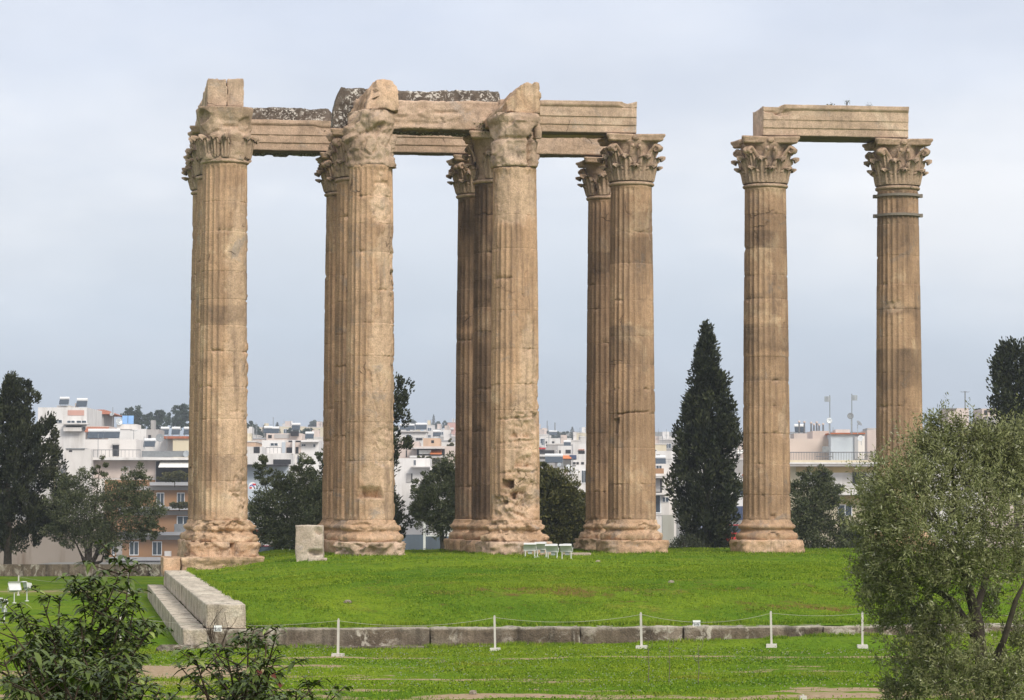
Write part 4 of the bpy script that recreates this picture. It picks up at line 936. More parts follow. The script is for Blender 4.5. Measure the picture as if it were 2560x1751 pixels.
# ================================================================== TREES
def cypress(px, pbase, ptop, Yd, hw, label, seed, prof=None, trunk=1.6, n=26000, cat='cypress tree', base_z=None, lean=0, pbot=None):
    """hw: list of (height fraction, left half width px, right half width px)"""
    r = np.random.default_rng(seed); b = at(px, pbase, Yd); t = at(px, ptop, Yd)
    if base_z is not None: b[2] = base_z
    k = Yd/FP; H = t[2]-b[2]
    o = empty('cypress_tree', b, label, cat, 'dark cypress trees')
    hf = np.array([q[0] for q in hw]); lw = np.array([q[1] for q in hw])*k; rw = np.array([q[2] for q in hw])*k
    ncl = 430
    # clumps sitting on the shell and inside it
    f = r.uniform(hf[0], hf[-1], ncl*2); wmean = np.interp(f, hf, (lw+rw)/2); f = f[r.random(ncl*2) < .25+wmean/wmean.max()][:ncl]; ncl = len(f)
    a = r.uniform(0, 2*pi, ncl); rad = np.sqrt(r.uniform(.15, 1, ncl)); xw = np.where(np.cos(a) < 0, np.interp(f, hf, lw), np.interp(f, hf, rw))
    yw = np.interp(f, hf, (lw+rw)/2)
    crag = (vn(f*H*1.3, np.cos(a)*2.5+5, np.sin(a)*2.5+9, seed)-.45)*1.0
    rad = rad*(.92+crag)
    cc = np.stack([np.cos(a)*xw*rad, np.sin(a)*yw*rad, f*H], -1)
    csz = r.uniform(.26, .62, ncl)*np.clip(H/12, .5, 1.3)
    per = n//ncl; idx = np.repeat(np.arange(ncl), per); m = len(idx)
    off = unit(r.normal(0, 1, (m, 3)))*r.uniform(.25, 1, (m, 1))**.6
    c = cc[idx] + off*csz[idx][:, None]*np.array([.8, .8, 1.25])
    outw = unit(cc*np.array([1, 1, 0])+1e-6)[idx]
    d = unit(off*.7 + outw*.5 + np.array([0, 0, .8]) + r.normal(0, .35, (m, 3))); s = unit(np.cross(d, unit(r.normal(0, 1, (m, 3)))))
    var = np.clip(r.normal(.4, .2, m) + (r.random(ncl)[idx]-.5)*.6, 0, 1)
    ls = np.clip(H/12, .5, 1.4)
    leaf_quads('crown', c, d, s, r.uniform(.14, .30, m)*ls, r.uniform(.07, .13, m)*ls, M['cypress'], o, var)
    MB().tube([(0, 0, -.5), (.02, 0, H*.1), (0, 0, H*.45), (0, 0, H*.92)], [.30*ls, .24*ls, .15*ls, .03], 10).build('trunk', M['bark'], o)
    return o
def limbs(mb, p, d, L, r, depth, rnd, tips, spread=.55, up=.15):
    n = 5; pts = [np.array(p)]; dd = np.array(d, float)
    for i in range(n):
        dd = dd + np.array([rnd.gauss(0, .10), rnd.gauss(0, .10), rnd.gauss(0, .07)+up*.15]); dd /= np.linalg.norm(dd); pts.append(pts[-1] + dd*L/n)
    mb.tube(pts, r, 7 if depth > 1 else 5, r1=r*.62)
    if depth == 0: tips.append(pts[-1]); return
    for k in range(rnd.choice((2, 3, 3))):
        a = rnd.uniform(0, 2*pi); e = unit(dd + spread*np.array([cos(a), sin(a), rnd.uniform(-.1, .6)]))
        q = pts[-1] if k < 2 else pts[-2]
        limbs(mb, q, e, L*rnd.uniform(.62, .82), r*.6, depth-1, rnd, tips, spread, up)
def roundtree(name, px, pbase, Yd, blobs, label, cat, mat, seed, n=22000, trunks=((0, 0),), ll=.13, lw=.05, group=None, base_z=None, trunk_r=.17, bark='bark', sparse=.0, trunk_px=None, droop=0):
    """blobs: (px, py, rx px, ry px [, dy metres]) crown lumps as seen in the photo, at real distance"""
    r = np.random.default_rng(seed); b = at(px, pbase, Yd)
    if base_z is not None: b[2] = base_z
    k = Yd/FP; o = empty(name, b, label, cat, group)
    C = []; Rr = []
    for q in blobs:
        c = at(q[0], q[1], Yd + (q[4] if len(q) > 4 else 0)) - b; C.append(c); Rr.append((q[2]*k, max(.6*q[2]*k, .5*(q[2]+q[3])*k*.8), q[3]*k))
    C = np.array(C); Rr = np.array(Rr)
    vol = Rr.prod(1)**.8; n = int(n*1.5); ncl = max(60, n//70); bi = r.choice(len(C), ncl, p=vol/vol.sum())
    rad = np.clip(r.uniform(0, 1, ncl)**.40, .1, 1)*r.uniform(.9, 1.22, ncl); off = unit(r.normal(0, 1, (ncl, 3)))
    cc = C[bi] + off*Rr[bi]*rad[:, None]
    cs = np.clip(Rr[bi].mean(1)*r.uniform(.20, .40, ncl), .12, .9)
    idx = np.repeat(np.arange(ncl), n//ncl); m = len(idx)
    o2 = unit(r.normal(0, 1, (m, 3)))*r.uniform(.1, 1, (m, 1))**.55
    c = cc[idx] + o2*cs[idx][:, None]*np.array([1.1, 1.1, .85])
    d = unit(o2*.8 + off[idx]*.6 + np.array([0, 0, .35-droop]) + r.normal(0, .45, (m, 3))); s = unit(np.cross(d, unit(r.normal(0, 1, (m, 3)))))
    var = np.clip(r.normal(.42, .2, m) + (r.random(ncl)[idx]-.5)*.55, 0, 1)
    leaf_quads('crown', c, d, s, r.uniform(.7, 1.3, m)*ll, r.uniform(.7, 1.3, m)*lw, M[mat], o, var)
    mb = MB(); rnd = random.Random(seed)
    for (tx, tl) in trunks:
        near_ = sorted(range(len(C)), key=lambda q: abs(C[q][0]-tx*1.5))[:4]
        for tc in C[rnd.sample(near_, min(len(near_), 3))]:
            mid = tc*.45 + np.array([tx*.6, 0, 0]); mb.tube([(tx*.3, 0, -.5), (tx*.3 + rnd.gauss(0, .04), 0, .3), mid*[.6, .6, .8], mid + [rnd.gauss(0, .1), rnd.gauss(0, .1), 0], tc*.8, tc], [trunk_r, trunk_r*.85, trunk_r*.55, trunk_r*.35, trunk_r*.15, .015], 8)
    mb.build('trunk', M[bark], o)
    return o
cypress(18, 1440, 945, 152, [(.16, 40, 60), (.2, 90, 84), (.3, 105, 105), (.4, 115, 122), (.5, 120, 125), (.62, 115, 105), (.72, 95, 115), (.80, 60, 108), (.83, 28, 60), (.90, 8, 76), (.96, 0, 60), (1.0, -4, 34)], 'big dark cypress tree with a bare trunk at the left edge behind the bush', 201, n=56000)
cypress(1768, 1420, 818, 150, [(.09, 30, 30), (.13, 56, 60), (.22, 78, 76), (.32, 82, 80), (.45, 70, 84), (.58, 58, 80), (.70, 48, 54), (.80, 34, 36), (.90, 14, 18), (.96, 3, 6), (1.0, 1, 1)], 'tall pointed cypress standing between the cracked column and the pair of columns on the right', 202, n=36000)
cypress(900, 1425, 950, 147, [(.12, 60, 80), (.2, 105, 125), (.32, 100, 122), (.4, 110, 112), (.5, 106, 127), (.58, 95, 100), (.62, 80, 92), (.8, 80, 112), (.9, 60, 112), (.97, 30, 104), (1.0, 10, 90)], 'ragged cypress hidden behind the notched column, its clumps sticking out on the right', 203, n=52000)
cypress(2545, 1440, 866, 158, [(.36, 20, 20), (.40, 55, 60), (.48, 78, 70), (.58, 60, 70), (.68, 75, 70), (.78, 70, 70), (.88, 62, 70), (.95, 48, 70), (1.0, 38, 60)], 'dark tree crown on a bare trunk at the right edge above the olive', 204, n=22000)
cypress(1710, 1420, 1345, 148.5, [(.1, 30, 60), (.5, 45, 100), (.8, 30, 60), (1, 10, 30)], 'low dark shrubby growth at the foot of the tall pointed cypress', 205, n=6000, cat='shrub')
GT = 'olive trees behind the temple'
roundtree('olive_tree', 218, 1430, 151, [(210, 1270, 85, 62), (150, 1290, 40, 60), (300, 1240, 70, 45), (350, 1280, 62, 60), (260, 1330, 90, 45), (250, 1165, 24, 25), (345, 1185, 38, 32), (190, 1210, 52, 40), (180, 1335, 55, 32), (380, 1330, 38, 26), (270, 1370, 25, 25)], 'olive tree with a forked trunk in front of the ochre flats at the left', 'olive tree', 'olivefar', 211, 26000, trunks=((0, 0), (.55, 0)), group=GT)
roundtree('olive_tree', 715, 1420, 143, [(720, 1270, 95, 70), (650, 1300, 36, 60), (790, 1240, 45, 60), (655, 1180, 22, 36), (700, 1215, 50, 35), (750, 1175, 34, 36), (800, 1150, 26, 24), (725, 1340, 80, 30), (790, 1310, 40, 45), (690, 1330, 45, 35)], 'spreading olive tree filling the gap between the corner column and the notched column', 'olive tree', 'olivefar', 212, 28000, trunks=((-.8, 0), (0, 0), (.9, 0)), group=GT)
roundtree('olive_tree', 1110, 1420, 145, [(1100, 1250, 60, 60), (1060, 1230, 26, 34), (1130, 1180, 30, 40), (1090, 1185, 36, 24), (1050, 1290, 36, 40), (1120, 1300, 50, 40), (1140, 1240, 30, 60)], 'olive tree behind the white frame, left of the central column cluster', 'olive tree', 'olivefar', 213, 20000, group=GT)
roundtree('bushy_tree', 1405, 1430, 143, [(1390, 1250, 60, 70), (1370, 1200, 34, 36), (1430, 1280, 50, 60), (1365, 1300, 40, 60), (1450, 1320, 35, 55), (1400, 1340, 70, 40), (1350, 1180, 22, 25)], 'dense olive green bushy tree right of the central column cluster', 'bushy tree', 'shrubfar', 214, 24000, ll=.16, lw=.08, group=GT)
roundtree('olive_tree', 2035, 1430, 146, [(2030, 1270, 62, 60), (1995, 1210, 24, 32), (2070, 1235, 40, 40), (2090, 1330, 55, 45), (2010, 1330, 55, 60), (2060, 1195, 24, 22), (2130, 1350, 40, 40), (2040, 1200, 40, 30)], 'dark olive tree right of the dark banded column, in front of the flats', 'olive tree', 'olivefar', 215, 24000, group=GT)
roundtree('shrub', 2160, 1420, 144, [(2150, 1350, 40, 40), (2200, 1370, 50, 30)], 'low shrub behind the left edge of the near olive', 'shrub', 'olivefar', 216, 5000)
# far trees on the ridge and among the houses
FT = 'far trees among the houses'
for px, pb, Yd, bl, lb, mt in (
    (335, 1075, 690, [(335, 1045, 24, 28), (318, 1030, 12, 14), (355, 1055, 18, 16), (345, 1026, 10, 10)], 'hazy tree left of centre on the ridge behind the blue solar panels', 'pinefar'),
    (385, 1078, 700, [(388, 1052, 28, 24), (405, 1040, 18, 14), (372, 1045, 14, 14)], 'low hazy tree on the ridge between the other two behind the left houses', 'pinefar'),
    (445, 1080, 690, [(440, 1055, 28, 30), (462, 1050, 26, 34), (450, 1020, 14, 18), (430, 1035, 12, 12)], 'tallest hazy tree on the ridge beside the corner column', 'pinefar'),
    (636, 1100, 780, [(635, 1078, 16, 20), (625, 1070, 14, 16), (648, 1085, 12, 12)], 'hazy round tree touching the corner column on its right', 'pinefar'),
    (770, 1098, 760, [(768, 1084, 13, 12), (775, 1078, 8, 8)], 'small hazy tree in front of the cream block left of the notched column', 'pinefar'),
    (790, 1075, 980, [(790, 1063, 18, 9), (805, 1066, 12, 7)], 'flat topped hazy trees above the cream block left of the notched column', 'pinefar'),
    (740, 1090, 800, [(735, 1078, 14, 7)], 'hazy shrubs behind the white modern house', 'pinefar'),
    (1031, 1072, 1050, [(1031, 1058, 8, 7)], 'tiny hazy tree on the skyline right of the notched column', 'pinefar'),
    (1100, 1080, 1000, [(1095, 1066, 14, 10), (1113, 1064, 10, 8), (1105, 1090, 28, 12)], 'hazy grove by the pink house on the skyline', 'pinefar'),
    (1392, 1105, 900, [(1378, 1085, 14, 8), (1395, 1090, 16, 10), (1410, 1088, 14, 9), (1400, 1098, 20, 9)], 'hazy grove below the two masts on the skyline', 'pinefar'),
    (1445, 1105, 860, [(1440, 1100, 12, 8)], 'hazy shrubs under the cream house right of the conical tree', 'pinefar'),
    (1148, 1165, 480, [(1128, 1130, 10, 24), (1120, 1160, 18, 20), (1125, 1110, 6, 12)], 'dark garden tree beside the orange awning', 'shrubfar'),
    (1060, 1165, 420, [(1052, 1152, 9, 12), (1072, 1153, 10, 11), (1092, 1156, 9, 10)], 'row of balcony shrubs below the orange awning', 'shrubfar'),
    (437, 1208, 355, [(420, 1195, 24, 12), (452, 1190, 22, 12)], 'potted shrubs on the shaded top balcony', 'shrubfar'),
    (448, 1268, 360, [(452, 1263, 24, 6)], 'planted box on the balcony below the shaded one', 'shrubfar'),
    (240, 1075, 470, [(238, 1060, 15, 12), (250, 1068, 14, 8)], 'creeper on the house with the red roof', 'shrubfar'),
    (2430, 1060, 330, [(2445, 1035, 8, 14), (2440, 1052, 6, 8)], 'thin bush on the roof at the right beside the block with a mast', 'olivefar')):
    Yd = FY(Yd); sz = Yd/FP
    roundtree('far_tree', px, pb, Yd, bl, lb, 'tree', mt, int(px), 3600, ll=4.2*sz, lw=3.0*sz, group=FT, trunk_r=1.2*sz)
def conifer(px, pb, pt, hwid, Yd, lb, seed):
    Yd = FY(Yd); k = Yd/FP; cypress(px, pb, pt, Yd, [(.05, hwid, hwid), (.5, hwid*.62, hwid*.62), (.8, hwid*.35, hwid*.3), (1, 1, 1)], lb, seed, n=9000, cat='tree')
conifer(693, 1092, 1056, 13, 800, 'hazy cone shaped tree on the ridge above the white modern house', 231)
conifer(660, 1096, 1064, 9, 790, 'small pointed hazy tree on the ridge left of the cone shaped one', 232)
conifer(1084, 1066, 1037, 6, 1050, 'slim hazy cypress on the skyline right of the notched column', 233)
conifer(1431, 1098, 1068, 11, 880, 'hazy conical tree on the skyline left of the cracked column', 234)

# near olive at the right
def near_olive():
    Yd = 38.0; b = at(2462, 1905, Yd); b[2] = -1.62; r = np.random.default_rng(77); rnd = random.Random(77); k = Yd/FP
    o = empty('olive_tree', b, 'large grey green olive tree filling the right foreground', 'olive tree')
    P = lambda x, y, dy=0: at(x, y, Yd+dy) - b
    mb = MB()
    mb.tube([(0, 0, -.3), P(2462, 1800), P(2458, 1700), P(2445, 1560), P(2420, 1470), P(2395, 1390), P(2350, 1310), P(2320, 1260)], [.13, .10, .09, .075, .06, .05, .03, .015], 10)
    mb.tube([P(2452, 1640), P(2425, 1570), P(2380, 1500), P(2330, 1470), P(2280, 1450)], [.07, .055, .04, .03, .015], 8)
    mb.tube([P(2440, 1530), P(2470, 1430, .3), P(2500, 1330, .5), P(2510, 1200, .6)], [.05, .04, .025, .01], 8)
    mb.tube([P(2462, 1700), P(2510, 1600, -.4), P(2540, 1500, -.6), P(2590, 1400, -.7)], [.055, .04, .03, .015], 8)
    mb.tube([P(2405, 1420), P(2400, 1300, .4), P(2380, 1180, .5), P(2350, 1050, .4)], [.05, .04, .025, .008], 7)
    # crown lumps (px, py, rx, ry, depth offset, weight)
    bl = [(2360, 1180, 120, 90, 0, 1.1), (2260, 1230, 95, 80, -.3, 1.0), (2480, 1180, 110, 80, .2, 1.0), (2545, 1130, 70, 80, .3, .6), (2210, 1330, 75, 80, -.2, .9), (2330, 1330, 130, 95, -.5, 1.3), (2480, 1310, 110, 100, -.4, 1.2),
          (2200, 1440, 70, 70, 0, .8), (2300, 1440, 110, 70, -.3, 1.0), (2190, 1250, 48, 60, .3, .5), (2420, 1420, 100, 60, -.5, .7), (2550, 1400, 50, 60, .2, .35), (2250, 1530, 80, 50, .2, .55), (2350, 1560, 80, 55, -.2, .65),
          (2310, 1650, 90, 60, 0, .7), (2400, 1690, 90, 70, -.3, .9), (2270, 1720, 70, 45, .3, .6), (2510, 1700, 70, 60, -.2, .8), (2350, 1100, 60, 45, .1, .45), (2450, 1090, 60, 40, .2, .4), (2340, 1045, 14, 30, .1, .12), (2395, 1058, 20, 26, 0, .10), (2440, 1060, 15, 30, .3, .10), (2310, 1085, 22, 28, 0, .14), (2550, 1600, 40, 60, 0, .35), (2480, 1510, 50, 35, .4, .2), (2600, 1250, 60, 160, 0, .6)]
    bl = [(q[0], q[1]+18 if q[1] < 1110 else q[1]) + tuple(q[2:]) for q in bl]; W = np.array([q[5] for q in bl]); ncl = 3300; bi = r.choice(len(bl), ncl, p=W/W.sum())
    C = np.array([P(q[0], q[1], q[4]*1.6) for q in bl]); RR = np.array([(q[2]*k, (q[2]+q[3])*.5*k*1.1, q[3]*k) for q in bl])
    off = unit(r.normal(0, 1, (ncl, 3))); cc = C[bi] + off*RR[bi]*(np.where(r.random(ncl) < .16, r.uniform(1.0, 1.38, ncl), r.uniform(.05, 1.08, ncl)**.5))[:, None]
    # each clump is a leafy shoot
    sd = unit(off*.8 + np.array([0, 0, .55]) + r.normal(0, .45, (ncl, 3))); edge_ = np.linalg.norm((cc-C[bi])/RR[bi], axis=1); sl_ = r.uniform(.12, .34, ncl)*np.where(edge_ > .98, 1.35, 1.0)
    per = 34; idx = np.repeat(np.arange(ncl), per); m = len(idx); t = np.tile(np.linspace(0, 1, per), ncl)
    rnd3 = unit(r.normal(0, 1, (m, 3))); side = unit(rnd3 - (rnd3*sd[idx]).sum(1, keepdims=True)*sd[idx])
    c = cc[idx] + sd[idx]*((t-.3)*sl_[idx])[:, None] + side*.022 + r.normal(0, .020, (m, 3))
    d = unit(sd[idx]*.75 + side*.8 + r.normal(0, .2, (m, 3))); s = unit(np.cross(d, unit(r.normal(0, 1, (m, 3)))))
    var = np.clip(r.normal(.45, .22, m) + (r.random(ncl)[idx]-.5)*.3, 0, 1)
    leaf_quads('crown', c, d, s, r.uniform(.042, .080, m), r.uniform(.010, .019, m), M['olivenear'], o, var)
    for q in range(0, ncl, 6):
        a0 = C[bi[q]]*.5 + cc[q]*.5; mb.tube([a0, cc[q]-sd[q]*.05, cc[q]+sd[q]*sl_[q]*.7], [.006, .004, .002], 3)
    mb.build('trunk', M['bark'], o)
near_olive()

# laurel-like bushes in the left foreground
def laurel(name, label, seed, Yd, root, arms, leafscale=1.0, nleaf=9, dens=1.0, depth=1.2):
    """arms: polylines in photo pixels from the root upward; twigs with drooping rosettes grow along them"""
    r = np.random.default_rng(seed); rnd = random.Random(seed); b = at(root[0], root[1], Yd); b[2] = -1.65
    o = empty(name, b, label, 'bush'); k = Yd/FP; mb = MB(); tips = []
    for arm in arms:
        dy = rnd.uniform(-depth, depth)*.5
        pts = [np.array((rnd.uniform(-.1, .1), 0, -.2))] + [at(x, y, Yd+dy*min(1, .3+.3*i)) - b for i, (x, y) in enumerate(arm)]
        # smooth
        P = np.array(pts); tt = np.linspace(0, len(P)-1, len(P)*5); Q = np.stack([np.interp(tt, range(len(P)), P[:, c]) for c in range(3)], -1)
        Q[2:-2] = (Q[:-4]+Q[1:-3]+Q[2:-2]+Q[3:-1]+Q[4:])/5
        mb.tube(list(Q), list(np.linspace(.011, .003, len(Q))), 6)
        L = np.concatenate([[0], np.cumsum(np.linalg.norm(np.diff(Q, axis=0), axis=1))])
        for j in range(int(14*dens)):
            f = 1 - rnd.random()**1.2*.62; p = np.array([np.interp(f*L[-1], L, Q[:, c]) for c in range(3)])
            a = rnd.uniform(0, 2*pi); ln = rnd.uniform(.10, .34)*(1.25-f*.6); d = np.array([cos(a), sin(a)*.9, rnd.uniform(.1, .9)]); d /= np.linalg.norm(d)
            e = p + d*ln + np.array([0, 0, .03]); mb.tube([p, p+d*ln*.5+np.array([0, 0, .015]), e], [.004, .003, .002], 4)
            tips.append((e, d)); 
            if ln > .18: tips.append((p+d*ln*.55, d))
        tips.append((Q[-1], unit(Q[-1]-Q[-4])))
    V = []; F = []; VAR = []; nv = 0
    for (e, d) in tips:
        base_var = rnd.uniform(.15, .6)
        for q in range(nleaf + rnd.randint(-2, 2)):
            a = rnd.uniform(0, 2*pi); sidev = np.array([cos(a), sin(a), 0.])
            ld = unit(d*.55 + sidev*.9 + np.array([0, 0, rnd.uniform(-.25, .35)])); ln = rnd.uniform(.046, .086)*leafscale; wd = ln*rnd.uniform(.30, .42)
            side = unit(np.cross(ld, np.array([0, 0, 1.]))+1e-6); up = np.cross(side, ld)
            st = e - d*rnd.uniform(0, .07); fold = rnd.uniform(.15, .45); droop = rnd.uniform(.25, .75)
            rows = []
            for t, wv in ((0, .08), (.22, .75), (.5, 1.0), (.78, .62), (1., .02)):
                c = st + ld*ln*t + np.array([0, 0, -droop*ln*t*t]) ; w2 = wd*.5*wv
                rows.append((c - side*w2 + up*fold*w2, c, c + side*w2 + up*fold*w2))
            for rw in rows: V.extend(rw)
            for i in range(4):
                A = nv+i*3; F.append((A, A+1, A+4, A+3)); F.append((A+1, A+2, A+5, A+4))
            vv = min(1, max(0, base_var + rnd.gauss(0, .15) + (.25 if rnd.random() < .12 else 0))); VAR += [vv]*15; nv += 15
    mesh_np('leaves', np.array(V), np.array(F), M['laurel'], o, smooth=True, attrs={'var': VAR})
    mb.build('stems', M['twig'], o)
    return o, tips, b
rr = random.Random(5)
def fan(root, targets, seed, wob=25):
    q = random.Random(seed); out = []
    for (x, y) in targets:
        pts = [(root[0] + (x-root[0])*f + q.uniform(-wob, wob), root[1] + (y-root[1])*f + q.uniform(-wob, wob)*.5) for f in (.25, .5, .75)]; out.append(pts + [(x, y)])
    return out
tg = [(60, 1520), (110, 1490), (150, 1470), (205, 1455), (250, 1440), (300, 1432), (325, 1415), (340, 1470), (300, 1490), (370, 1520), (380, 1545), (330, 1560), (260, 1520), (200, 1520), (140, 1540), (80, 1560), (40, 1570), (20, 1600), (250, 1580), (300, 1600), (180, 1590), (330, 1640), (270, 1650), (120, 1610), (60, 1640), (210, 1640), (150, 1660), (30, 1670), (320, 1575), (100, 1580)]
tg = [(x, y if y in (1415, 1432) else y+26) for x, y in tg]
o, _, _ = laurel('laurel_bush', 'big dark leafy bush with drooping glossy leaves in the left foreground', 301, 16.5, (170, 2050), fan((170, 1900), tg, 1), dens=1.75, nleaf=11)
tg = [(40, 1690), (90, 1660), (150, 1690), (220, 1660), (280, 1640), (330, 1660), (370, 1690), (400, 1720), (300, 1700), (240, 1720), (180, 1740), (100, 1730), (30, 1740), (350, 1740), (420, 1750), (130, 1640), (200, 1700), (270, 1745), (60, 1620), (10, 1650)]
laurel('laurel_bush', 'lower leafy bush in the bottom left corner, in front of the bigger one', 302, 14.6, (220, 2150), fan((220, 2000), tg, 2), dens=1.6, nleaf=11)
tg = [(690, 1590), (660, 1570), (620, 1600), (560, 1620), (530, 1625), (490, 1650), (470, 1690), (640, 1640), (590, 1660), (540, 1690), (600, 1710), (560, 1740), (690, 1640), (650, 1610)]
o, tips, b = laurel('laurel_bush', 'sparse thin stemmed bush in front of the platform corner', 303, 15.6, (590, 2080), fan((590, 1900), tg, 3), dens=.95, nleaf=10)
for (x, y) in ((685, 1690), (648, 1680), (700, 1710)):
    mb = MB(); c = at(x, y, 15.6) - b; mb.quadbox([c+np.array(q)*.018 for q in ((-1, 0, .2), (0, -.2, -1.2), (1, 0, -.4), (.2, .2, 1.4), (-1, .08, .2), (0, -.1, -1.2), (1, .08, -.4), (.2, .3, 1.4))])
    mb.build('dry_leaf', M['redleaf'], o)
tg = [(700, 1740), (740, 1728), (780, 1735), (770, 1755), (720, 1765), (690, 1770), (800, 1765)]
laurel('laurel_bush', 'small leafy bush top peeping over the bottom edge left of centre', 304, 14.8, (740, 2150), fan((740, 1960), tg, 4), dens=.9)
# bare twigs standing in front of the lower step
o = empty('bare_shrub', at(545, 1640, 66), 'leafless twiggy shrub in front of the blunt upper step', 'shrub'); rnd = random.Random(9); mb = MB(); tp = []
for k in range(9):
    a = rnd.uniform(0, 2*pi); limbs(mb, (0, 0, 0), unit(np.array([cos(a)*.55, sin(a)*.3, 1.])), rnd.uniform(.35, .7), .011, 1, rnd, tp, .5)
mb.build('stems', M['twig'], o)
for k, (px, lb) in enumerate(((1620, 'thin dry weed stalk on the front lawn below the third rope post'), (1672, 'dry weed stalk on the front lawn, right of the third rope post'), (1745, 'tall dry weed stalk on the front lawn below the warning sign'))):
    p = at(px, 1700+k*8, 57); p[2] = gh1(p[0], p[1]); o = empty('dry_weed', p, lb, 'weed', 'dry weed stalks on the lawn'); mb = MB()
    mb.tube([(0, 0, 0), (.02, 0, .35), (.0, 0, .75), (.05, 0, 1.0-.1*k)], [.008, .006, .005, .003], 4); mb.tube([(0, 0, .6), (.08, 0, .72), (.1, 0, .85)], .004, 4); mb.tube([(.01, 0, .4), (-.09, 0, .52)], .004, 4); mb.build('stalk', M['palebark'], o)
# plants growing on the beams
def weed(p, h, n, lb, seed, mat='shrubfar', sp=.12, ll=.09):
    r = np.random.default_rng(seed); o = empty('weed_plant', p, lb, 'weed', 'plants growing on the temple beams'); mb = MB(); cs = []
    for k in range(7):
        a = r.uniform(0, 2*pi); t = np.array([cos(a)*sp*r.uniform(.2, 1), sin(a)*sp, h*r.uniform(.5, 1)]); mb.tube([(0, 0, -.05), t*.5+[0, 0, .02], t], .008, 4); cs.append(t); cs.append(t*.7)
    cs = np.array(cs); idx = r.integers(0, len(cs), n); c = cs[idx] + r.normal(0, sp*.35, (n, 3)); d = unit(r.normal(0, 1, (n, 3))+[0, 0, .5]); s = unit(np.cross(d, r.normal(0, 1, (n, 3))))
    leaf_quads('leaves', c, d, s, np.full(n, ll), np.full(n, ll*.5), M[mat], o, r.random(n)); mb.build('stems', M['twig'], o)
p = at(2117, 264, 121.2); weed(p, .22, 60, 'wispy plant on top of the right beam', 401, 'olivefar', .13, .05)
p = at(2172, 268, 121.2); weed(p, .10, 36, 'low weeds on top of the right beam near its right end', 402, 'olivefar', .14, .05)
p = at(2075, 268, 121.2); weed(p, .10, 50, 'small green tuft on top of the right beam, left of the wispy plant', 403, 'shrubfar', .10)
p = at(1204, 332, 118.6); weed(p, .36, 420, 'dark green plant in the crook left of the split capital', 404, 'shrubfar', .34, .10)
p = at(1908, 300, 120.3); weed(p, .10, 70, 'green tuft on the left end of the right beam', 405, 'shrubfar', .10)

